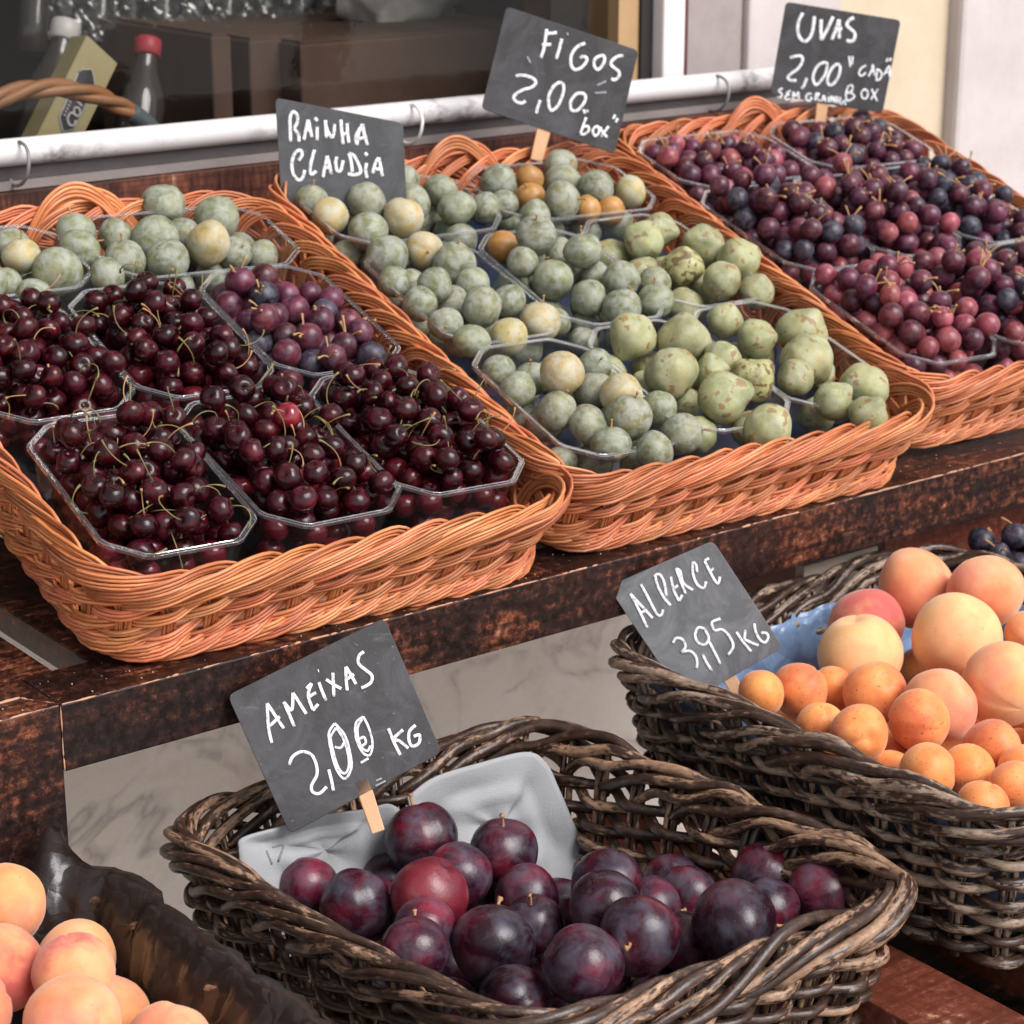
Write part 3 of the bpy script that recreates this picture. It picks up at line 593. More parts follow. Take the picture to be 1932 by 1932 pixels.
# ------------------------------------------------------------------ the three tan willow trays
F1 = tray_frame(-.117, .336, math.radians(-3)); F2 = tray_frame(.331, .340, math.radians(-2.3)); F3 = tray_frame(.785, .362, math.radians(-2))
B1, R1 = tan_basket('wicker_basket', 'tan willow tray on the left holding the cherry punnets', F1, .217, .297)
B2, R2 = tan_basket('wicker_basket', 'tan willow tray in the middle holding greengages and figs', F2, .225, .302, skew=.06)
B3, R3 = tan_basket('wicker_basket', 'tan willow tray on the right full of grapes under the UVAS sign', F3, .222, .295, skew=.09)
for B, R, xx in ((B1, R1, .02), (B2, R2, .03), (B3, R3, .03)):        # the tied loops on the back rims
    for q, (dx, hh) in enumerate(((0, .026), (.012, .020))):
        P = spline([(xx-.05+dx, B.b1-.010+q*.008, B.H-.02), (xx-.028+dx, B.b1-.004+q*.006, B.H+hh*.6), (xx+dx, B.b1+.002, B.H+hh), (xx+.028+dx, B.b1-.002, B.H+hh*.55), (xx+.055+dx, B.b1-.008, B.H-.02)], 26)
        g = G()
        for k in range(4):
            Q = P.copy(); Q[:, 2] -= k*.0038; Q[:, 1] -= .001*k; g.tube(Q, .0021, 6)
        g.obj('loop_strand', TAN, R)
for (B, R, mt, lb) in ((B2, R2, NAVY, 'dark blue sheet under the greengage punnets'), (B1, R1, plain('cherry_tray_shade', (.02, .015, .014), .5, .3, 30, .1), 'dark sheet added as shade under the cherry punnets'), (B3, R3, plain('grape_tray_shade', (.02, .018, .022), .5, .3, 30, .1), 'dark sheet added as shade under the grape punnets')):  # blue sheet is real; cherry and grape sheets are dark stand-ins for shade
    n = 24; V = []; F = []
    for i in range(n):
        for j in range(n):
            x = (i/(n-1)-.5)*(B.a0*2-.03); y = (j/(n-1)-.5)*(B.b0*2-.03); e = max(abs(i/(n-1)-.5), abs(j/(n-1)-.5))*2; V.append((x+B.skew*y, y, .012+.0015*math.sin(x*160+y*70)+.026*max(0, e-.86)/.14))
    F = [(i*n+j, (i+1)*n+j, (i+1)*n+j+1, i*n+j+1) for i in range(n-1) for j in range(n-1)]
    g = G(); g.raw(V, F); o = g.obj('paper_shade_sheet', mt); o.matrix_world = R.matrix_world.copy(); tag(o, lb, 'paper'); md = o.modifiers.new('t', 'SOLIDIFY'); md.thickness = .0003

PA, PB, PH = .0645, .0985, .055
PZ = .023
def pn(F, B, x, y, rot, label, land=False):
    rot = math.radians(rot+(90 if land else 0)); Mw = F @ Matrix.Translation((x+B.skew*y, y, PZ)) @ Matrix.Rotation(rot, 4, 'Z')
    punnet(Mw, PA, PB, PH, label, 'punnet', 'clear plastic fruit punnets'); return Mw
pos1 = {'A5': (-.126, -.165, -1), 'A6': (.006, -.163, 1), 'A7': (.134, -.155, -1), 'A3': (-.134, .040, 1), 'A4': (.000, .043, -1), 'A2': (.132, .048, 0), 'A0': (-.112, .212, 1), 'A1': (.103, .214, -1)}
T1 = {'A5': 'clear punnet of cherries at the front left corner of the left tray', 'A6': 'clear punnet of cherries with one bright red one, front middle of the left tray', 'A7': 'clear punnet of cherries at the front right corner of the left tray',
 'A3': 'clear punnet of cherries in the middle row at the left picture edge', 'A4': 'clear punnet of tangled cherry stalks in the centre of the left tray', 'A2': 'clear punnet of purple grapes in the left tray beside the cherries', 'A0': 'clear punnet of greengages at the back left of the left tray', 'A1': 'clear punnet of greengages at the back right of the left tray'}
pos2 = {'C5': (-.130, -.170, -1), 'C6': (.004, -.166, 0), 'C7': (.134, -.160, 1), 'C2': (-.134, .034, 0), 'C3': (.000, .036, -1), 'C4': (.133, .040, 1), 'C0': (-.104, .208, 1), 'C1': (.103, .214, -1)}
T2 = {'C5': 'clear punnet of greengages at the front left of the middle tray', 'C6': 'clear punnet of figs at the front of the middle tray', 'C7': 'clear punnet of figs at the front right corner of the middle tray', 'C2': 'clear punnet of greengages in the middle row, against the left rim of the middle tray',
 'C3': 'clear punnet of greengages in the centre of the middle tray', 'C4': 'clear punnet of figs in the middle row beside the grape tray', 'C0': 'clear punnet of greengages right in front of the RAINHA CLAUDIA sign', 'C1': 'clear punnet of greengages and amber plums below the FIGOS sign'}
pos3 = {'D5': (-.130, -.165, -1), 'D6': (.004, -.165, 0), 'D7': (.135, -.160, 1), 'D2': (-.134, .036, 0), 'D3': (.000, .038, -1), 'D4': (.133, .040, 1), 'D0': (-.100, .205, 1), 'D1': (.105, .212, -1)}
T3 = {'D5': 'front left punnet of the grape tray holding red grapes', 'D6': 'front middle punnet of the grape tray holding dark grapes', 'D7': 'front right punnet of the grape tray at the picture edge', 'D2': 'left punnet of the middle row of the grape tray', 'D3': 'centre punnet of the grape tray with pink purple grapes',
 'D4': 'right punnet of the middle row of the grape tray with black grapes', 'D0': 'back left punnet of the grape tray beside the fig tray', 'D1': 'back right punnet of the grape tray below the UVAS sign'}
PM = {}
for pos, T, F, B in ((pos1, T1, F1, B1), (pos2, T2, F2, B2), (pos3, T3, F3, B3)):
    for k, (x, y, r) in pos.items(): PM[k] = pn(F, B, x, y, r, T[k], k in ('A0', 'A1', 'C0', 'C1', 'D0', 'D1'))

# ------------------------------------------------------------------ fruit placed where the photograph shows it
REG = {'4': (0, 400, 900), '1': (700, 400, 800), '2': (1300, 600, 1100), '3': (1500, 0, 900), 'b': (600, 0, 900), '5': (300, 1600, 1100), '6': (1300, 1700, 1100), '7': (1900, 1100, 900), '8': (1300, 1200, 1100), '9': (0, 1900, 700)}
def rp_(reg, x, y, r=0):
    x0, y0, w_ = REG[reg]; k = w_/1932
    return (x0+x*k)*.805, (y0+y*k)*.805, r*k*.805
def settle(items, n, o, rlim):
    """items: (px, py, rpx, extra height). Returns centres and radii; overlapping fruit are moved apart along their lines of sight"""
    A = []
    for px, py, rpx, up in items:
        v = ray(px, py); t = (Vector(o)+n*up-CAM).dot(n)/v.dot(n); r = min(max(rpx*t/FOC*v.length, rlim[0]), rlim[1]); A.append([v, t, r, py, r/t, rpx])
    for _ in range(60):
        mv = 0
        for i in range(len(A)):
            for j in range(i):
                a, b = A[i], A[j]; d = (a[0]*a[1]-b[0]*b[1]).length; pen = (a[2]+b[2])*.955-d
                if pen > 0:
                    q_ = a[5]/b[5]; f, k = (a, b) if (q_ > 1.35 or (q_ > .74 and a[3] > b[3])) else (b, a); f[1] -= pen*.30; k[1] += pen*.22; f[2] = f[4]*f[1]; k[2] = k[4]*k[1]; mv += pen
        if mv < 1e-4: break
    return [(CAM+a[0]*a[1], a[2]) for a in A]
def explicit(kind, reglist, n, o, rlim, default, namer, label, cat, group, stem=0, tilt=math.pi):
    it = []; keys = []
    for e in reglist:
        reg, x, y, r = e[:4]; px, py, pr = rp_(reg, x, y, r); key = e[4] if len(e) > 4 else default; up = e[5] if len(e) > 5 else 0.0
        it.append((px, py, pr, up)); keys.append(key)
    R = settle(it, n, o, rlim); out = []
    LB = ordinal(it, [label(k)[0] for k in keys])
    for (c, r), k, lb in zip(R, keys, LB):
        cg = label(k)[1]
        if kind == 'fig': an = random.uniform(0, 2*math.pi); q_ = Vector((0, 0, -1)).rotation_difference((RT*math.cos(an)+UP*math.sin(an)+FW*random.uniform(-.9, .2)).normalized()) @ Quaternion((0, 0, 1), random.uniform(0, 6.28))
        else: q_ = rand_rot(tilt)
        out.append(fruit(kind, k, namer, c, r, lb, cat, cg or group, q_, stem=stem))
    return out, R
TO = tp(0, 0, -.008)
GA = {}
PLACE = {'A5': 'front left cherry punnet', 'A6': 'front middle cherry punnet', 'A7': 'front right cherry punnet', 'A3': 'far left middle-row cherry punnet', 'A4': 'central cherry punnet', 'A0': 'greengage punnet at the left picture edge', 'A1': 'greengage punnet behind the cherries',
 'C5': 'frontmost greengage punnet', 'C2': 'greengage punnet against the left rim', 'C3': 'central greengage punnet', 'C0': 'greengage punnet before the RAINHA CLAUDIA sign', 'C1': 'greengage punnet below the FIGOS sign', 'C4': 'upper fig punnet beside the grapes', 'C6': 'fig punnet beside the greengages', 'C7': 'front right corner fig punnet'}
ORD = ['leftmost', 'second from left', 'third from left', 'fourth from left', 'fifth from left', 'sixth from left', 'seventh from left', 'eighth from left', 'ninth from left', 'tenth from left', 'eleventh from left', 'twelfth from left', 'thirteenth from left', 'fourteenth from left', 'fifteenth from left', 'sixteenth from left', 'seventeenth from left', 'eighteenth from left', 'nineteenth from left', 'twentieth from left', 'twenty-first from left', 'twenty-second from left', 'twenty-third from left', 'twenty-fourth from left', 'twenty-fifth from left', 'twenty-sixth from left', 'twenty-seventh from left', 'twenty-eighth from left', 'twenty-ninth from left', 'thirtieth from left', 'thirty-first from left']
def ordinal(items, labels):
    'adds the place counted from the left among the fruit that share a label'
    byl = {}
    for i, lb in enumerate(labels): byl.setdefault(lb, []).append(i)
    out = list(labels)
    for lb, L in byl.items():
        L.sort(key=lambda i: items[i][0])
        if len(L) > 1:
            for q, i in enumerate(L): out[i] = ORD[q]+' '+lb if q == 0 else lb+', '+ORD[q]
    return out
GA['C0'] = [('b',280,1005,80),('b',375,1085,97,'y'),('b',430,955,85),('b',555,1020,98),('b',600,950,80),('b',740,905,88),('b',785,1020,92),('b',930,960,88),('b',740,1095,103,'y'),('b',1010,1045,98),('b',1155,1045,72),('b',565,1165,100)]
GA['C1'] = [('b',1220,920,98),('b',1245,1030,75),('b',1375,905,62,'a'),('b',1378,990,58,'a'),('b',1530,840,95),('b',1545,915,100),('b',1540,1010,103),('b',1710,945,90),('b',1885,965,85,'y'),('b',1405,1090,88),('b',1665,1060,60,'a'),('b',1785,1060,62,'a')]
GA['C2'] = [('1',500,485,130),('1',710,450,110,'y'),('1',880,530,118),('1',540,630,98),('1',770,650,107),('1',985,640,90),('1',685,755,102),('1',870,755,75),('1',1040,770,115),('1',1190,740,92),('1',1365,855,122,'y'),('1',830,870,98),('1',980,965,110),('1',1190,940,108,'y')]
GA['C3'] = [('1',1345,365,118),('1',1160,430,80,'a'),('1',1305,480,85),('1',1270,520,92),('1',1610,455,115),('1',1480,470,55),('1',1440,620,110),('1',1550,560,60),('1',1640,720,108),('1',1825,620,115),('1',1680,600,70),('1',1830,780,112),('2',415,185,78),('2',410,110,60)]
GA['C5'] = [('1',1240,1240,100),('1',1320,1180,65),('1',1490,1145,125,'y'),('1',1680,1100,80),('1',1460,1360,108),('1',1540,1300,60),('2',168,556,78),('2',275,575,92,'y'),('2',140,698,74),('2',233,776,85),('2',305,665,98),('2',430,628,64),('2',525,735,88),('2',412,805,88)]
GA['A1'] = [('4',375,310,103),('4',400,400,105),('4',585,335,98),('4',780,345,112),('4',820,180,108),('4',1090,240,112),('4',1050,365,115,'y'),('4',920,320,70),('4',625,450,108),('4',845,450,108),('4',1180,420,75),('4',540,530,98)]
GA['A0'] = [('4',55,390,100),('4',110,430,100,'y'),('4',290,515,118),('4',25,580,70),('4',170,630,88),('4',-120,430,100),('4',-60,560,95)]
FILLQ = []
for key, L in GA.items():
    pl_ = PLACE[key]
    def lab(k, pl_=pl_):
        return ({'g': 'grey green greengage', 'y': 'yellowish greengage', 'a': 'small amber plum', 'h': 'half hidden greengage low down'}[k]+' in the '+pl_, {'g': 'grey green ', 'y': 'yellowish ', 'a': 'amber ', 'h': 'half hidden '}[k]+'greengages in the '+pl_)
    obs, R = explicit('gage', L, TN, TO, (.0165, .0225), 'g', 'greengage', lab, 'greengage', None, stem=.35, tilt=2.0)
    Mi = PM[key].inverted(); fx = [tuple(Mi @ c)+(r,) for c, r in R]
    for x, y, z, r in fill_vol(1500, .0150, .0185, oct_inside(PA-.006, PB-.006), .002, PH-.008, fx):
        lb, gr = lab('h'); fruit('gage', 'g', 'greengage', PM[key] @ Vector((x, y, z)), r, lb, 'greengage', gr)
FG = {}
FG['C4'] = [('3',20,1213,112),('3',95,1160,72),('3',320,1235,118),('3',215,1345,112,'b'),('3',490,1310,118),('3',410,1415,108),('3',585,1465,75)]
FG['C6'] = [('2',320,325,105),('2',530,350,118),('2',480,480,118),('2',690,585,118),('2',810,510,100,'b'),('2',875,705,108),('2',650,490,50)]
FG['C7'] = [('2',700,270,60),('2',830,345,88),('2',1020,320,110),('2',1035,425,116),('2',990,500,82),('2',1270,540,112),('2',1145,600,78),('2',1290,655,60),('2',690,425,60)]
for key, L in FG.items():
    where = PLACE[key]
    lab = lambda k, where=where: ({'b': 'brown bruised fig', 'g': 'pale green fig', 'h': 'half hidden fig low down'}[k]+' in the '+where, {'b': 'bruised ', 'g': 'green ', 'h': 'half hidden '}[k]+'figs in the '+where)
    obs, R = explicit('fig', L, TN, tp(0, 0, -.004), (.0195, .0275), 'g', 'fig', lab, 'fig', None, tilt=1.9)
    Mi = PM[key].inverted(); fx = [tuple(Mi @ c)+(r,) for c, r in R]
    for x, y, z, r in fill_vol(900, .0185, .0235, oct_inside(PA-.006, PB-.006), .002, PH-.012, fx):
        fruit('fig', 'g', 'fig', PM[key] @ Vector((x, y, z)), r, lab('h')[0], 'fig', lab('h')[1])
# cherries
low_g = G(); nc = 0
sph = ball('tmp', stone_fruit(3, .2, .4, .05), 12, 9); sv = np.array([v.co[:] for v in sph.vertices]); sf = [tuple(p.vertices) for p in sph.polygons]
CP = {'A5': 104, 'A6': 112, 'A7': 114, 'A3': 110, 'A4': 108}
for key, n in CP.items():
    H = pack(n, lambda: random.uniform(.0104, .0119), oct_inside(PA-.006, PB-.006), .002, 14, dome=1.2)
    H.sort(key=lambda a: -a[2]); pl_ = PLACE[key]
    for i, (x, y, z, r) in enumerate(H):
        c = PM[key] @ Vector((x, y, z))
        if i < 58:
            red = (key == 'A6' and i in (3, 30)) or (key == 'A7' and i == 40)
            q = TN.rotation_difference(Vector((0, 0, 1))).inverted() @ rand_rot(1.45)
            fruit('cherry', 'r' if red else 'd', 'cherry', c, r, ('bright red lighter cherry' if red else 'glossy dark red cherry')+' in the '+pl_, 'cherry', ('red' if red else 'dark')+' cherries in the '+pl_, q, stem=.62)
        else: low_g.raw(sv*r+np.array(c), sf); nc += 1
tag(low_g.obj('cherry_heap', CHERRY), 'dark cherries deep inside the five cherry punnets of the left tray', 'cherries', kind='stuff')
# grapes
def bunch(Mw, n, key, label, a=PA-.004, b=PB-.004, z0=.003, rr=(.0105, .0127), group='grape bunches in the clear punnets', mixd=('p',)*6, dome=1.5, clip=None):
    root = empty('grape_bunch', Mw @ Vector((0, 0, 0))); tag(root, label, 'grapes', group); o = root.location
    H = pack(n, lambda: random.uniform(*rr), oct_inside(a, b), z0, 16, dome=dome)
    for x, y, z, r in H:
        fruit('grape', random.choice(mixd), 'grape', (Mw @ Vector((x, y, z)))-o, r, None, None, None, rand_rot(math.pi), parent=root)
    H.sort(key=lambda a: -a[2]); top = H[:12]
    for q in range(8):
        g = G(); x, y, z, r = top[q]; p0 = np.array((x+random.uniform(-.008, .008), y+random.uniform(-.008, .008), z+r*.3)); tips = []
        for k in range(3):
            d = np.array((random.uniform(-1, 1), random.uniform(-1, 1), random.uniform(.3, 1.0))); d /= np.linalg.norm(d); L = random.uniform(.008, .024)
            g.tube(spline([p0, p0+d*L*.5+np.array((0, 0, .002)), p0+d*L], 6), [.0011, .001, .0009, .0009, .0012, .0016], 5)
        me = g.mesh('stalk'); me.transform(Mw); me.transform(Matrix.Translation(-o)); link('stalk', me, STEM_B, root)
P_, R_, K_ = 'p', 'r', 'b'
bunch(PM['A2'], 64, 'A2', 'dusky purple grape bunch in the left tray beside the cherries', rr=(.0116, .0138), mixd='ppppbp', dome=.5)
bunch(PM['D5'], 98, 'D5', 'light red grape bunch at the front left corner of the right tray', mixd='rrppr')
bunch(PM['D6'], 100, 'D6', 'mixed red and black grape bunch at the front of the right tray', mixd='pbprp')
bunch(PM['D7'], 94, 'D7', 'black grape bunch at the front right corner of the right tray', mixd='bbpb')
bunch(PM['D2'], 100, 'D2', 'dark purple grape bunch in the right tray beside the figs', mixd='pppb')
bunch(PM['D3'], 108, 'D3', 'tall pinkish purple grape bunch in the centre of the right tray', mixd='pprp', dome=2.5)
bunch(PM['D4'], 98, 'D4', 'black grape bunch by the right rim of the right tray', mixd='bbpp')
bunch(PM['D0'], 78, 'D0', 'purple grape bunch at the back left of the right tray below the FIGOS sign', mixd='pppr')
bunch(PM['D1'], 78, 'D1', 'purple grape bunch at the back right of the right tray below the UVAS sign', mixd='ppppb')

# ------------------------------------------------------------------ lower baskets
def up_frame(x, y, z, rot=0): return Matrix.Translation((x, y, z)) @ Matrix.Rotation(rot, 4, 'Z')
FP = up_frame(.934, 1.192, .597, math.radians(-2)); FA = up_frame(1.392, 1.165, .650); FL = up_frame(.440, 1.075, .610); FR = up_frame(1.93, 1.19, .650)
BP, RP = dark_basket('wicker_basket', 'dark brown willow basket of plums in the foreground', FP, .184, .210, .143, skew=-.14)
BA, RA = dark_basket('wicker_basket', 'weathered grey black willow basket holding peaches and apricots', FA, .222, .234, .140, mt=DARK_G)
BL, RL = dark_basket('wicker_basket', 'dark willow basket at the bottom left corner under the brown plastic liner', FL, .205, .270, .140)
BR, RR = dark_basket('wicker_basket', 'dark willow basket at the right edge behind the peaches', FR, .20, .20, .140)
PL = [('5',1210,640,150,'d',.022),('5',1545,700,143,'d',.012),('5',1360,800,142,'d',.01),('5',1240,875,158,'r',.006),('5',940,915,148,'d',.004),('5',1040,935,75,'d',-.01),('5',740,840,120),('5',855,790,110),('5',1080,825,90),('5',1570,830,85),('5',1640,890,140),('5',1220,1010,118),('5',1180,1100,145),('5',1500,1080,175,'d',.004),('5',1670,1000,118),
 ('5',580,800,55),('6',215,660,150),('6',205,745,150),('6',345,870,168,'d',.006),('6',400,745,100),('6',545,705,128),('6',480,650,80),('6',880,615,148),('6',1100,700,145,'d',.012),('6',740,815,183,'d',.006),('6',880,745,128),('6',120,985,165,'d',.006),('6',530,890,80),('6',15,750,60),('5',1590,1310,150)]
plab = lambda k: ('bright wine red plum among the darker plums' if k == 'r' else 'dark purple bloomed plum in the foreground basket', 'red plums' if k == 'r' else 'dark plums in the foreground basket')
obs, R = explicit('plum', PL, Vector((0, 0, 1)), (0, 0, .694), (.0235, .036), 'd', 'plum', plab, 'plum', None, stem=.35, tilt=2.2)
fx = [(c.x, c.y, c.z, r) for c, r in R]
def fill(kind, key, Mw, a, b, z0, zmax, n, r0, r1, fx, label, cat, group):
    for x, y, z, r in pack(n, lambda: random.uniform(r0, r1), oct_inside(a, b, .05), z0, 20):
        c = Mw @ Vector((x, y, z))
        if c.z+r > zmax or any((c.x-p)**2+(c.y-q)**2+(c.z-s)**2 < ((r+t)*.94)**2 for p, q, s, t in fx): continue
        fruit(kind, key, kind, c, r, label, cat, group)
Mi = FP.inverted()
for x, y, z, r in fill_vol(900, .026, .029, oct_inside(.140, .170, .05), .012, .052, [((Mi @ Vector(q[:3])).x+.14*(Mi @ Vector(q[:3])).y, (Mi @ Vector(q[:3])).y, (Mi @ Vector(q[:3])).z, q[3]) for q in fx]):
    fruit('plum', 'd', 'plum', FP @ Vector((x-.14*y, y, z)), r, 'dark plum lying half hidden under the others in the foreground basket', 'plum', 'half hidden plums in the foreground basket')
# moulded pulp pieces behind the plums
def pulp(poly, y0, lean, label, deep, ribs):
    pts = [rp_('5', x, y)[:2] for x, y in poly]; n_ = Vector((0, math.cos(lean), -math.sin(lean))) ; cx = sum(p[0] for p in pts)/len(pts); cy = sum(p[1] for p in pts)/len(pts)
    o3 = hy(cx, cy, y0); Wd = [hit(px, py, n_, o3) for px, py in pts]; Wd = spline([tuple(p) for p in Wd+Wd[:1]], 72)[:-1]; m = len(Wd); cc = np.array(o3); nn = np.array(n_); V = []; K = 14
    for k in range(K):
        s = 1-k/K
        for i in range(m):
            e = 1-s; rel = deep*(min(1, e/.35)**1.5)*(1+.45*math.sin(i*2*math.pi/m*2+ribs)+.25*math.sin(i*2*math.pi/m*5+ribs*2)) - .004*math.exp(-((e-.55)/.10)**2); V.append(cc+(Wd[i]-cc)*s+nn*rel)
    V.append(cc+nn*deep); F = [(k*m+i, k*m+(i+1) % m, (k+1)*m+(i+1) % m, (k+1)*m+i) for k in range(K-1) for i in range(m)]+[((K-1)*m+i, (K-1)*m+(i+1) % m, len(V)-1) for i in range(m)]
    g = G(); g.raw(V, F); ob = g.obj('pulp_liner', PULP); tag(ob, label, 'fruit liner'); md = ob.modifiers.new('t', 'SOLIDIFY'); md.thickness = .0022; md.offset = 0
    return ob, n_, o3
po, pn_, p3 = pulp([(455,690),(470,640),(620,595),(800,545),(980,520),(1080,500),(1140,560),(1180,720),(1120,900),(900,960),(640,900),(480,790)], 1.325, .22, 'grey moulded pulp liner marked 17 leaning behind the plums on the left', .006, 0)
pulp([(1150,470),(1260,390),(1450,330),(1640,285),(1720,330),(1770,430),(1830,570),(1900,735),(1860,860),(1700,960),(1450,960),(1250,800),(1180,620)], 1.322, .22, 'larger grey moulded pulp liner standing upright behind the plums under the rim', .007, 2)
g = G(); PN = np.array(-pn_)
from mathutils.bvhtree import BVHTree
bv = BVHTree.FromPolygons([v.co.copy() for v in po.data.vertices], [tuple(p.vertices) for p in po.data.polygons])
for st in ([(565,690),(590,745)], [(590,680),(635,670),(615,735)]):
    Q = []
    for x, y in spline([(x, y) for x, y in st], 9):
        v = ray(*rp_('5', x, y)[:2]).normalized(); h = bv.ray_cast(CAM, v)[0]; Q.append(np.array(h)+PN*.0012)
    g.tube(Q, .0010, 6)
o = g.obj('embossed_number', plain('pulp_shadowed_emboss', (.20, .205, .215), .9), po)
g = G()
for k in range(40):
    c = hit(*(1112+random.uniform(-22, 26), 1625+random.uniform(-25, 30)), Vector((0, 1, 0)), (0, 1.345, 0)); d = np.array((random.uniform(-.02, .02), random.uniform(-.01, .01), random.uniform(-.012, .02)))
    c = np.array(c); g.tube(spline([c-d, c+np.array((random.uniform(-.004, .004), 0, random.uniform(-.004, .004))), c+d], 6), .0004, 4)
tag(g.obj('straw', plain('dry_straw', (.50, .36, .20), .7)), 'wisps of dry straw beside the pulp liner in the plum basket', 'straw', kind='stuff')
# liners
def liner(name, B, mt, hs_, off, amp, label, cat, spike=None, seed=0, only=None, edge=.045):
    r = np.random.default_rng(seed); m = 260; K = len(hs_); S_ = np.linspace(0, B.P, m, endpoint=False); ph = r.uniform(0, 6, 12); V = []
    for k in range(K):
        t = S_/B.P*2*math.pi; cr_ = sum(np.sin(t*f+ph[i]+k*.5*(i % 3))*a_ for i, (f, a_) in enumerate(((9, .5), (17, .5), (29, .45), (47, .4), (71, .3), (101, .22))))
        cl_ = sum(np.sin(t*f+ph[i+6])*a_ for i, (f, a_) in enumerate(((5, .5), (11, .4), (23, .3), (43, .15)))); h = hs_[k]+(edge*cl_*(k-(K-4))/3 if k >= K-3 else .0)+0*S_
        if spike is not None and k >= K-3:
            for s0, wd, hh in spike: h = h+hh*np.exp(-(((S_-s0+B.P/2) % B.P-B.P/2)/wd)**2)*(k-(K-4))/3
        of = off[k]+amp*cr_*(.4+.6*min(1, k/3))
        if only:
            d_ = (S_-only[0]) % B.P; mk = np.clip(np.minimum(d_, only[1]-d_)/.03, 0, 1)*(d_ < only[1]); h = mk*h+(1-mk)*np.minimum(h, .80); of = mk*of+(1-mk)*np.minimum(of, -.018)
        Q, N = B.pos(S_, h, of); V.append(Q)
    V = np.concatenate(V); F = [(k*m+i, k*m+(i+1) % m, (k+1)*m+(i+1) % m, (k+1)*m+i) for k in range(K-1) for i in range(m)]; F.append(tuple(range(m-1, -1, -1)))
    g = G(); g.raw(V, F); o = g.obj(name, mt); o.matrix_world = B.M.copy(); tag(o, label, cat); md = o.modifiers.new('t', 'SOLIDIFY'); md.thickness = .0003; return o
liner('paper_liner', BA, BLUE, (.08, .25, .42, .58, .70, .78, .85), (-.022, -.020, -.018, -.018, -.017, -.017, -.017), .0045, 'crinkled blue paper liner under the peaches and apricots', 'liner', seed=3)
B_L0 = BL.P-.01
liner('plastic_liner', BL, BROWNL, (.08, .3, .5, .7, .88, 1.02, 1.14, 1.12, .98, .80), (-.024, -.022, -.02, -.02, -.018, -.014, -.004, .010, .017, .022), .0034, 'shiny dark brown plastic liner folded over the bottom left peach basket', 'liner', spike=[(.030, .011, .50)], seed=5, only=(B_L0, .62), edge=.012)
cp = ball('crumple', lambda th, ph: .8+.10*abs(math.sin(2.5*ph+th*3))-.12*abs(math.sin(3.5*ph-th*5))+.07*abs(math.sin(6*ph+th*8))-.05*abs(math.sin(4*th+11*ph)), 64, 36)
cp.polygons.foreach_set('use_smooth', [False]*len(cp.polygons)); cp.materials.append(plain('black_film', (.012, .011, .012), .18, .3, 60, .2))
o = bpy.data.objects.new('crumpled_film', cp); C.objects.link(o); o.location = hz(318, 1848, .712); o.scale = (.034, .040, .030); tag(o, 'crumpled glossy black plastic film inside the brown liner of the bottom left basket', 'plastic film')
# peaches and apricots
PE = [('7',530,600,203,'p',.03),('7',880,615,192,'p',.03),('7',280,800,205,'r',.008),('7',250,930,213,'l',.006),('7',735,850,236,'l',.020),('7',650,1190,190,'p',.004),('7',975,1080,212,'p',.022),('7',1090,820,95,'p',.02)]
lp = lambda k: ({'p': 'orange yellow peach in the grey willow basket', 'l': 'pale yellow peach in the grey willow basket', 'r': 'red blushed peach behind the others beside the blue liner'}[k], {'p': 'orange peaches', 'l': 'pale peaches', 'r': 'blushed peaches'}[k]+' in the grey willow basket')
AP = [('8',850,745,98),('8',1010,738,118,'a',.012),('8',1150,730,85,'a',-.005),('8',1095,880,92),('8',1100,948,60),('8',1255,915,122,'a',.005),('8',1320,745,132,'a',.006),('8',1500,860,130,'a',.012),('8',1535,1070,122,'a',.005),('8',1700,1065,112),('8',1800,970,122),('8',1885,1130,80),('8',1765,1210,92),('8',1400,1005,62,'a',-.012),('8',1930,1060,60),('8',1390,1085,60,'a',-.012)]
it = [rp_(e[0], *e[1:4])+((e[5] if len(e) > 5 else 0),) for e in PE+AP]; kinds = ['peach']*len(PE)+['apricot']*len(AP); ks = [e[4] for e in PE]+['a']*len(AP)
R = settle(it, Vector((0, 0, 1)), (0, 0, .772), (.0205, .042))
lpa = lambda kd, k: lp(k) if kd == 'peach' else ('small orange apricot at the front of the grey willow basket', 'apricots in the grey willow basket')
LB = ordinal(it, [lpa(kd, k)[0] for kd, k in zip(kinds, ks)])
for (c, r), kd, k, lb in zip(R, kinds, ks, LB):
    gr = lpa(kd, k)[1]; fruit(kd, k, kd, c, r, lb, kd, gr, rand_rot(2.0))
fx = [(c.x, c.y, c.z, r) for c, r in R]
fill('apricot', 'a', FA, .165, .175, .012, .765, 44, .024, .027, fx, 'orange apricot buried lower in the grey willow basket', 'apricot', 'apricots lower down in the grey willow basket')
LP_ = [('9',40,600,262,'p',.028),('9',15,1020,262,'r',.045),('9',490,960,205,'p',-.012),('9',480,1050,265,'r',.0),('9',470,1370,310,'p',.02),('9',1100,1500,190,'p',-.01),('9',700,1330,150,'p',.0),('9',-300,800,260,'p',.0),('9',-200,1300,260,'p',.02)]
ll = lambda k: ('crimson blushed peach at the very left edge of the bottom left basket' if k == 'r' else 'yellow orange peach in the bottom left basket', ('blushed' if k == 'r' else 'orange')+' peaches in the bottom left basket')
obs, R = explicit('peach', LP_, Vector((0, 0, 1)), (0, 0, .745), (.028, .038), 'p', 'peach', ll, 'peach', None, tilt=2.0)
fx = [(c.x, c.y, c.z, r) for c, r in R]
Mi = FL.inverted()
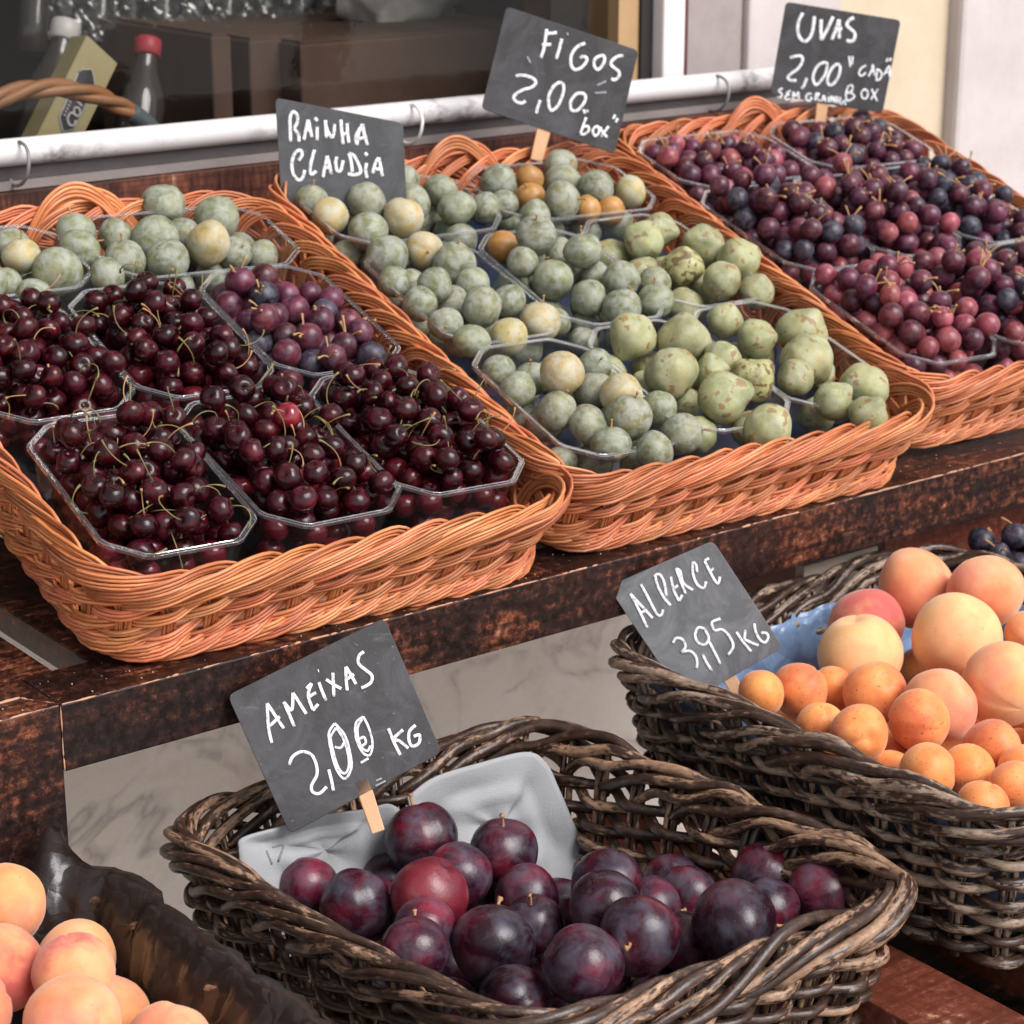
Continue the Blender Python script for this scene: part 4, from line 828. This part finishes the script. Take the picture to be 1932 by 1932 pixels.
for x, y, z, r in fill_vol(1500, .029, .033, oct_inside(.148, .21, .05), .012, .112, [tuple(Mi @ Vector(q[:3]))+(q[3],) for q in fx]):
    c = FL @ Vector((x, y, z))
    if (x > .05 and y > -.05 and z > .07): continue
    fruit('peach', 'p', 'peach', c, r, 'peach lying half hidden under the others in the bottom left basket', 'peach', 'half hidden peaches in the bottom left basket')
gp = hz(1932, 1040, .79); bunch(up_frame(gp.x, gp.y, .735), 46, 'x', 'black grape bunch in the basket at the right edge behind the peaches', a=.075, b=.06, z0=0, rr=(.0115, .0135), group='grape bunch at the right edge', mixd='bbbbp', dome=6)

bunch(FR @ Matrix.Translation((-.03, .03, 0)), 170, 'x', 'heap of black grapes filling the basket beyond the peaches', a=.13, b=.13, z0=.02, rr=(.0120, .0138), group='grapes in the far right basket', mixd='bbbbp', dome=3)
# ------------------------------------------------------------------ blackboard price signs
def sign(label, quad, y0, yaw, pitch, strokes, org, sc, board, peg=None, extra=(), hand=1.0):
    cx = sum(p[0] for p in quad)/4; cy = sum(p[1] for p in quad)/4; v = ray(cx, cy).normalized(); nrm = -v
    nrm = (Quaternion((0, 0, 1), yaw) @ nrm); ax = nrm.cross(Vector((0, 0, 1))).normalized(); nrm = Quaternion(ax, pitch) @ nrm
    o3 = hy(cx, cy, y0); W = [np.array(hit(px, py, nrm, o3)) for px, py in quad]; N = np.array(nrm); root = empty('price_sign', o3); tag(root, label, 'price sign', 'blackboard price signs'); O = np.array(o3)
    pts = []
    for i in range(4):
        a, b, c = W[i-1], W[i], W[(i+1) % 4]; d1 = (a-b)/np.linalg.norm(a-b); d2 = (c-b)/np.linalg.norm(c-b)
        for t in np.linspace(0, 1, 6): pts.append(b+d1*.006*(1-t)**2+d2*.006*t**2)
    pts = np.array(pts)-O; m = len(pts); T = .0028; V = np.concatenate([pts, pts-N*T]); F = [tuple(range(m-1, -1, -1)), tuple(range(m, 2*m))]+[(i, (i+1) % m, m+(i+1) % m, m+i) for i in range(m)]
    g = G(); g.raw(V, F); g.obj('board', board, root, False, .0005)
    dep = (o3-CAM).dot(FW)
    def put(L, col, nm):
        g = G()
        for st, wd in L:
            Q = [np.array(hit(org[0]+x*sc, org[1]+y*sc, nrm, o3))-O+N*.0005 for x, y in st]
            if len(Q) == 1: Q = [Q[0]-np.array((.0004, 0, 0)), Q[0]+np.array((.0004, 0, 0))]; n = 3
            else: n = max(5, len(Q)*4)
            g.tube(spline(Q, n), wd*sc/2/FOC*dep, 8, squash=(N, .18))
        g.obj(nm, col, root)
    put(strokes, CHALK, 'lettering')
    if extra: put(extra, CHALK_G, 'faded_marks')
    if peg:
        (x0, y0_), (x1, y1_), wpx, back = peg; a = np.array(hit(x0, y0_, nrm, o3))-O-N*back; b = np.array(hit(x1, y1_, nrm, o3))-O-N*back; d = (b-a); u = d/np.linalg.norm(d); s = np.cross(N, u)*wpx/2/FOC*dep; a = a-d*.35
        V = [a-s-N*.003, a+s-N*.003, a+s+N*.003, a-s+N*.003, b-s*.85-N*.003, b+s*.85-N*.003, b+s*.85+N*.003, b-s*.85+N*.003]
        g = G(); g.raw(V, [(0,3,2,1),(4,5,6,7),(0,1,5,4),(1,2,6,5),(2,3,7,6),(3,0,4,7)]); g.obj('wooden_peg', PEG, root, False, .0008)
    return root
w_ = lambda L, wd: [(s, wd) for s in L]
FIG_T = w_([[(875,330),(862,420),(845,540),(808,660)],[(870,380),(930,378),(990,368)],[(820,505),(925,505)],[(1045,440),(1015,560),(980,670)],[(1112,385)],[(1310,490),(1220,530),(1160,610),(1145,690),(1160,760),(1200,790),(1260,770),(1310,720),(1330,670),(1300,640),(1250,655)],
 [(1480,630),(1420,670),(1410,740),(1450,790),(1500,750),(1530,680),(1520,635),(1480,630)],[(1740,630),(1680,640),(1620,680),(1600,730),(1640,770),(1690,810),(1690,870),(1640,905),(1605,890)],[(520,860),(620,855),(720,890),(750,940),(700,990),(600,1020),(520,1070),(500,1110),(530,1150),(590,1170),(635,1145)],
 [(800,1135),(770,1220),(757,1285)],[(1020,930),(950,980),(900,1080),(895,1170),(915,1240),(950,1245),(1010,1180),(1060,1050),(1062,960),(1020,930)],[(1300,1060),(1220,1060),(1160,1120),(1140,1190),(1160,1250),(1220,1250),(1280,1190),(1315,1110),(1300,1060)]], 36)+w_([[(1290,1240),(1310,1285)],[(1325,1245),(1340,1270)],[(1650,1300),(1625,1345)],[(1680,1340),(1655,1385)],
 [(1320,1330),(1285,1430),(1255,1515)],[(1285,1440),(1340,1430),(1350,1480),(1300,1520),(1255,1515)],[(1430,1430),(1395,1480),(1420,1540),(1465,1500),(1460,1440),(1430,1430)],[(1480,1440),(1510,1500),(1560,1555)],[(1575,1430),(1530,1490),(1490,1550)]], 30)
sign('blackboard sign reading FIGOS 2,00 BOX tilted above the middle tray', [(955,12),(1205,95),(1160,290),(908,205)], 1.915, .10, .05, FIG_T, (885.5, 0), .16667, SLATE, ((1024,255),(1012,303),27,.004), w_([[(1440,970),(1545,920)],[(1415,1055),(1550,1045)],[(655,640),(690,715)]], 22))
UV_T = w_([[(530,160),(480,250),(465,360),(490,460),(555,510),(620,450),(655,340),(670,200)],[(752,240),(748,380),(755,495)],[(755,495),(820,370),(900,205)],[(880,490),(930,370),(970,240)],[(970,240),(975,360),(970,475)],[(910,370),(1010,345)],[(1155,215),(1095,250),(1065,310),(1120,360),(1165,420),(1150,490),(1100,510),(1065,490)]], 42)+w_([
 [(370,710),(440,690),(510,690),(525,750),(470,840),(390,900),(345,950),(380,985),(450,985)],[(575,955),(550,1030),(515,1090)],[(800,760),(720,800),(665,890),(655,980),(690,1040),(750,990),(810,890),(825,790),(800,760)],[(950,780),(890,830),(840,920),(830,1000),(860,1045),(920,1010),(970,920),(985,820),(950,780)]], 36)+w_([[(1095,690),(1110,820)],[(1140,690),(1130,790)],
 [(1300,800),(1240,840),(1215,900),(1250,930),(1300,890)],[(1330,940),(1370,860),(1385,790)],[(1385,790),(1410,930)],[(1350,880),(1400,870)],[(1440,840),(1425,990)],[(1440,840),(1490,890),(1480,960),(1425,990)],[(1510,930),(1590,810),(1590,960)],[(1540,890),(1595,880)],[(1550,760),(1570,710)],[(1590,750),(1610,710)],
 [(280,1080),(235,1110),(270,1150),(260,1190),(215,1190)],[(380,1110),(330,1140),(360,1160),(310,1180),(330,1220),(370,1210)],[(405,1215),(415,1130),(440,1180),(475,1130),(480,1220)],[(640,1150),(590,1150),(565,1200),(600,1235),(640,1210),(615,1190)],[(680,1240),(690,1150),(730,1150),(700,1190),(735,1240)],[(755,1245),(785,1170),(810,1250)],[(765,1215),(800,1215)],[(845,1185),(845,1250)],[(845,1145)],
 [(870,1250),(880,1180),(915,1250),(925,1180)],[(950,1180),(945,1265)],[(985,1190),(980,1275)],[(948,1225),(982,1230)],[(1000,1290),(1035,1225),(1050,1290)],[(1085,1050),(1055,1150),(1070,1230),(1120,1220),(1160,1180),(1120,1140),(1070,1140),(1130,1110),(1135,1050),(1085,1050)],[(1290,1090),(1245,1130),(1260,1200),(1310,1200),(1325,1130),(1290,1090)],[(1370,1090),(1400,1160),(1440,1240)],[(1450,1090),(1400,1160),(1360,1220)]], 24)
sign('blackboard sign reading UVAS 2,00 CADA BOX above the grape tray', [(1483,3),(1700,38),(1665,214),(1453,178)], 1.925, .12, .03, UV_T, (1432.9, 0), .15417, SLATE, ((1551,205),(1545,250),22,.004))
RA_T = w_([[(390,640),(385,480),(385,360),(420,300),(465,340),(465,420),(430,490)],[(430,490),(480,560),(485,640)],[(540,620),(565,500),(590,390)],[(590,390),(610,480),(630,590)],[(560,510),(630,500)],[(690,470),(690,625)],[(665,370),(695,405)],[(795,600),(785,395)],[(785,430),(810,520),(860,600)],[(860,600),(885,520),(885,440)],
 [(960,390),(970,530),(985,670)],[(1030,430),(1035,540),(1050,655)],[(970,560),(1040,540)],[(1140,680),(1160,540),(1205,440)],[(1205,440),(1225,560),(1260,680)],[(1160,610),(1255,580)],[(1180,480),(1130,580),(1140,670)],[(480,855),(520,790),(500,735),(440,770),(405,880),(420,1000),(480,1075),(530,1040),(550,960)],[(660,730),(625,860),(610,960),(630,1010),(680,970)],
 [(755,1045),(780,920),(805,800)],[(805,800),(830,900),(850,1010)],[(770,940),(850,925)],[(915,810),(900,880),(920,970),(960,960),(985,850)],[(1050,770),(1075,860),(1090,990)],[(1050,770),(1110,800),(1170,920),(1180,990),(1110,1015),(1035,1000)],[(1250,880),(1240,960),(1255,1050)],[(1230,765),(1260,795)],[(1320,1000),(1350,880),(1390,820)],[(1390,820),(1410,920),(1430,1030)],[(1340,950),(1425,945)]], 38)
sign('blackboard sign reading RAINHA CLAUDIA at the back of the middle tray', [(519,184),(760,232),(768,395),(533,420)], 1.895, -.05, .05, RA_T, (483, 161), .16667, mat_slate('grey_blackboard', (.055, .056, .060), (.10, .10, .108)))
AL_T = w_([[(310,570),(380,700),(470,890)],[(310,570),(420,690),(520,800)],[(400,750),(470,725)],[(410,480),(480,610),(560,760),(600,770),(620,720)],[(540,390),(570,500),(630,610),(690,680)],[(540,390),(590,390),(630,470),(650,590)],[(690,410),(720,540),(770,640)],[(770,640),(800,580)],[(720,520),(760,490)],[(740,330),(780,440),(830,570)],[(740,330),(780,360),(800,450),(830,490),(900,535)],
 [(940,370),(930,300),(900,280),(900,380),(940,480),(1000,515),(1025,455)],[(1010,260),(1050,235)],[(1010,260),(1060,360),(1110,450),(1140,470),(1155,410)],[(1060,360),(1095,330)],[(710,1035),(740,990),(800,1000),(830,1070),(790,1120)],[(790,1120),(870,1110),(920,1150),(940,1210),(935,1275)],[(990,1140),(1030,1220),(1080,1300)],[(1010,900),(950,890),(920,960),(950,1030),(1010,1050),(1050,990),(1010,900)],
 [(1040,1000),(1100,1110),(1160,1235)],[(1160,805),(1080,840),(1100,920)],[(1100,920),(1180,910),(1250,980),(1280,1070),(1230,1150)],[(1310,930),(1370,1020),(1450,1115)],[(1395,910),(1385,1000)],[(1385,1000),(1450,1030),(1520,1060)],[(1480,850),(1490,920),(1530,1000),(1580,1030),(1610,980),(1590,940),(1540,940)]], 26)
sign('dusty grey blackboard sign reading ALPERCE 3,95 KG beside the peaches', [(1147,1107),(1345,1020),(1478,1222),(1294,1327)], 1.335, .10, -.12, AL_T, (1127, 1006.25), .2, SLATE_G, ((1377,1280),(1402,1325),27,.004))
AM_T = w_([[(440,1100),(415,980),(405,800)],[(405,800),(470,900),(530,990)],[(415,980),(500,900)],[(610,975),(570,880),(530,790)],[(530,790),(590,850),(600,720)],[(600,720),(650,800),(700,880)],[(740,650),(715,740),(750,850)],[(740,650),(700,690)],[(720,750),(775,720)],[(750,855),(790,805)],[(795,640),(820,710),(850,780)],[(793,555)],[(850,620),(910,660),(965,690)],[(900,570),(905,660),(908,750)],
 [(1010,705),(1000,610),(1000,525)],[(1000,525),(1040,590),(1075,655)],[(1005,620),(1060,580)],[(1135,410),(1100,440),(1095,500),(1150,550),(1195,590),(1190,640),(1150,670),(1115,685)],[(570,1265),(600,1200),(670,1165),(740,1190),(775,1260),(780,1340),(740,1420),(750,1470),(800,1480),(855,1430)],[(870,1300),(890,1380),(905,1460)],
 [(1320,990),(1360,1090),(1410,1190)],[(1430,1000),(1350,1070)],[(1350,1070),(1410,1090),(1470,1140)],[(1525,965),(1480,1010),(1475,1080),(1500,1125),(1550,1100),(1555,1040),(1510,1050)]], 25)+w_([[(915,950),(870,1030),(890,1170),(930,1300),(990,1370),(1040,1290),(1030,1170),(990,1040),(915,950)],[(925,985),(885,1060),(910,1190),(945,1290),(990,1330),(1022,1270),(1010,1160),(970,1050),(925,985)],[(915,1130),(960,1135),(985,1100)],
 [(1130,900),(1075,950),(1075,1060),(1125,1170),(1180,1190),(1200,1100),(1170,980),(1130,900)],[(1120,920),(1085,1000),(1110,1120),(1160,1160),(1185,1120)],[(1100,1070),(1135,1055),(1150,1095),(1120,1125)],[(1110,1250),(1170,1215)]], 19)
sign('large blackboard sign reading AMEIXAS 2,00 KG clipped above the plums', [(429,1312),(725,1165),(834,1420),(547,1574)], 1.325, .05, .0, AM_T, (402.5, 1127), .25, SLATE, ((690,1497),(714,1570),30,.003), w_([[(1220,1425),(1300,1385)],[(1225,1385),(1270,1365)]], 14))

# ------------------------------------------------------------------ things seen through the window
def lathe(g, prof, a, b, sides=20):
    a = np.array(a); b = np.array(b); d = b-a; L = np.linalg.norm(d); P = [a+d*t for t, r in prof]; g.tube(P, [r for t, r in prof], sides)
BOT = M_('dark_clear_bottle'); BOT.col((.07, .06, .055)); BOT.rough(.08); BOT.b.inputs['Coat Weight'].default_value = 1; BOT = BOT.m
RED = plain('red_cap', (.50, .05, .07), .4); YEL = plain('pale_yellow_card', (.62, .52, .28), .6); LBL = plain('grey_label', (.085, .085, .10), .6)
def bottle(pc, pb, y, rpx, cap, label, group=None):
    a = hy(*pc, y); b = hy(*pb, y-.05); s = (a-CAM).dot(FW)/FOC; root = empty('bottle', b); tag(root, label, 'bottle', group); a = a-b; b = Vector((0, 0, 0)); R = rpx*s; d = (b-a)
    g = G(); lathe(g, [(0, R*.42), (.02, R*.44), (.12, R*.46), (.2, R*.55), (.32, R*.8), (.45, R), (.6, R*.96), (.8, R), (1, R)], a, b); g.obj('body', BOT, root)
    g = G(); lathe(g, [(-.07, R*.50), (-.06, R*.56), (.06, R*.58), (.07, R*.5)], a, b); g.obj('cap', cap, root); return root
bottle((122, 60), (62, 330), 2.45, 50, WHITEP, 'bottle with a white cap behind the yellow box in the window'); bottle((278, 90), (250, 330), 2.42, 46, RED, 'clear bottle with a red cap in the window')
for k in range(11):
    px = 70+k*62+random.uniform(-8, 8); bottle((px, -150+k*2), (px-14+random.uniform(-6, 6), 100+(k % 2)*6-k*3), 2.85+.07*(k % 2), 30, WHITEP, 'dark clear bottle in the row at the back of the shop window', 'bottles in a row at the back of the window')
def carton(px0, px1, py, y, dep, name, label, mt=CARTON):
    a = hy(px0, py, y); b = hy(px1, py, y); root = empty('carton', (a.x, y, 1.03)); tag(root, label, 'carton', 'cartons in the window'); g = G(); g.box((0, 0, .001), (b.x-a.x, dep, a.z-1.03)); g.obj('box', mt, root, False, .003)
    g = G(); g.box((.004, .004, a.z-1.03+.0005), (b.x-a.x-.004, dep*.48, a.z-1.03+.004)); g.obj('flap', mt, root, False); g = G(); g.box((.004, dep*.52, a.z-1.03+.0005), (b.x-a.x-.004, dep-.004, a.z-1.03+.004)); g.obj('flap', mt, root, False)
carton(566, 1020, 85, 2.42, .40, 'carton', 'wide brown carton in the shop window behind the rail'); carton(470, 560, 78, 2.47, .3, 'carton', 'narrow dark brown carton left of the wide carton in the window'); carton(398, 436, 70, 2.46, .3, 'carton', 'thin reddish brown carton standing beside the dark gap in the window')
# a crumpled pale bag on the wide carton
bag = ball('bag', lambda th, ph: .8+.12*math.sin(3*ph+th*4)+.08*math.sin(7*ph-th*3)+.05*math.sin(13*ph+th*9), 40, 24); bag.materials.append(plain('grey_bag', (.42, .40, .38), .5, .3, 40, .2))
o = bpy.data.objects.new('plastic_bag', bag); C.objects.link(o); o.location = hy(760, 10, 2.62); o.scale = (.13, .07, .055); o.rotation_euler = (0, 0, .3); tag(o, 'crumpled pale grey bag lying on the wide carton in the window', 'bag')
def film(name, x0, x1, y0p, y1p, y, sd, label):
    r = np.random.default_rng(sd); nx, ny = 90, 26; V = []; ph = r.uniform(0, 6, 30)
    for j in range(ny):
        for i in range(nx):
            p = np.array(hy(x0+(x1-x0)*i/(nx-1), y0p+(y1p-y0p)*j/(ny-1), y)); q = sum(math.sin(i*f*.13+ph[k]+j*g_*.21) * a_ for k, (f, g_, a_) in enumerate(((1.3, .8, .5), (2.9, -1.7, .4), (5.1, 3.3, .3), (8.7, -4.1, .25), (13, 6, .2)))); p[1] += .012*q; p[2] += .006*q; V.append(p)
    F = [(j*nx+i, j*nx+i+1, (j+1)*nx+i+1, (j+1)*nx+i) for j in range(ny-1) for i in range(nx-1)]; g = G(); g.raw(V, F); o = g.obj(name, mat_plastic('wrap_film', .10, .5, (.9, .92, .92), .02, .12), smooth=False); tag(o, label, 'plastic film'); return o
film('plastic_film', 95, 660, -40, 80, 2.72, 4, 'crinkled clear wrapping film over the row of bottles in the window')
# yellow box with its label
yb = empty('yellow_box', hy(120, 200, 2.34)); tag(yb, 'pale yellow box with a grey label leaning behind the window rail', 'box'); O = np.array(yb.location); nrm = (-ray(140, 200)).normalized(); N = np.array(nrm)
def yq(px, py, k=0): return np.array(hit(px, py, nrm, yb.location))-O+N*k
q = [yq(164, 66), yq(222, 120), yq(122, 330), yq(32, 330)]; dv = np.array(-RT)*.018-N*.035; g = G(); V = q+[p+dv for p in q]
g.raw(V, [(3,2,1,0),(4,5,6,7),(0,1,5,4),(1,2,6,5),(2,3,7,6),(3,0,4,7)]); g.obj('box', YEL, yb, False, .001)
hexa = [(147,138),(156,131),(174,131),(179,160),(140,244),(119,249),(112,222)]
g = G(); g.raw([yq(*p, .0006) for p in hexa], [tuple(range(6, -1, -1))]); g.obj('label', LBL, yb, False)
g = G(); g.tube([yq(*p, .0010) for p in hexa+hexa[:1]], .0009, 5, squash=(N, .3))
X = lambda x, y: yq(96.6+x*.1083, 64.4+y*.1083, .0012)
for st, r in (([(400,1400),(350,1370),(300,1420),(285,1500),(330,1590),(400,1580),(430,1500)], .0016), ([(490,1290),(420,1280),(395,1360),(440,1430),(500,1390),(490,1290)], .0015), ([(450,1170),(540,1260)], .0013), ([(500,1190),(560,1150),(590,1210)], .0013), ([(220,1390),(250,1430)], .001), ([(240,1330),(275,1370)], .001), ([(265,1280),(300,1320)], .001), ([(290,1220),(325,1260)], .001), ([(310,1160),(345,1200)], .001), ([(340,1110),(370,1150)], .001)):
    g.tube(spline([X(x, y) for x, y in st], len(st)*4), r, 6, squash=(N, .2))
g.obj('lettering', WHITEP, yb)
# basket handle
hd = empty('basket_handle', hy(120, 170, 2.26)); tag(hd, 'twisted tan cane basket handle with grey taped end in front of the yellow box', 'basket handle'); O = np.array(hd.location)
P = spline([np.array(hy(x, y, 2.26))-O for x, y in ((-60, 205), (0, 184), (60, 168), (120, 167), (180, 180), (220, 197), (252, 216))], 60); T = np.gradient(P, axis=0); T /= np.linalg.norm(T, axis=1)[:, None]; Bn = np.cross(T, np.array((0, 1., 0))); 
CANE = plain('varnished_cane', (.48, .22, .10), .4, .2, 60, .25)
for k in range(3):
    a = np.linspace(0, 9, 60)+k*2*math.pi/3; g = G(); g.tube(P+(np.cos(a)[:, None]*Bn+np.sin(a)[:, None]*np.array((0, 1., 0)))*.0052, .0062, 8); g.obj('cane', CANE, hd)
g = G(); g.tube(spline([np.array(hy(x, y, 2.26))-O for x, y in ((246, 211), (275, 235), (310, 275))], 10), .0118, 12); g.obj('tape', plain('grey_tape', (.15, .18, .19), .5), hd)
# cable ties round the rail
for k, (px, py, lb) in enumerate(((22, 272, 'leftmost dark cable tie looping the wicker to the white rail'), (762, 232, 'pale cable tie on the white rail next to the RAINHA CLAUDIA sign'), (1338, 178, 'thin cable tie on the white rail between the FIGOS and UVAS signs'))):
    x = hy(px, py, 2.05).x; g = G(); a = np.linspace(0, 2*math.pi, 30); g.tube([(random.uniform(-.0003, .0003)+.004*math.cos(t), -.012+.023*math.sin(t), -.004+.021*math.cos(t)) for t in a], .0019, 5); o = g.obj('cable_tie', TIE if k != 1 else WHITEP); o.location = (x, 2.05, rz(x)-.006); tag(o, lb, 'cable tie', 'cable ties on the rail')
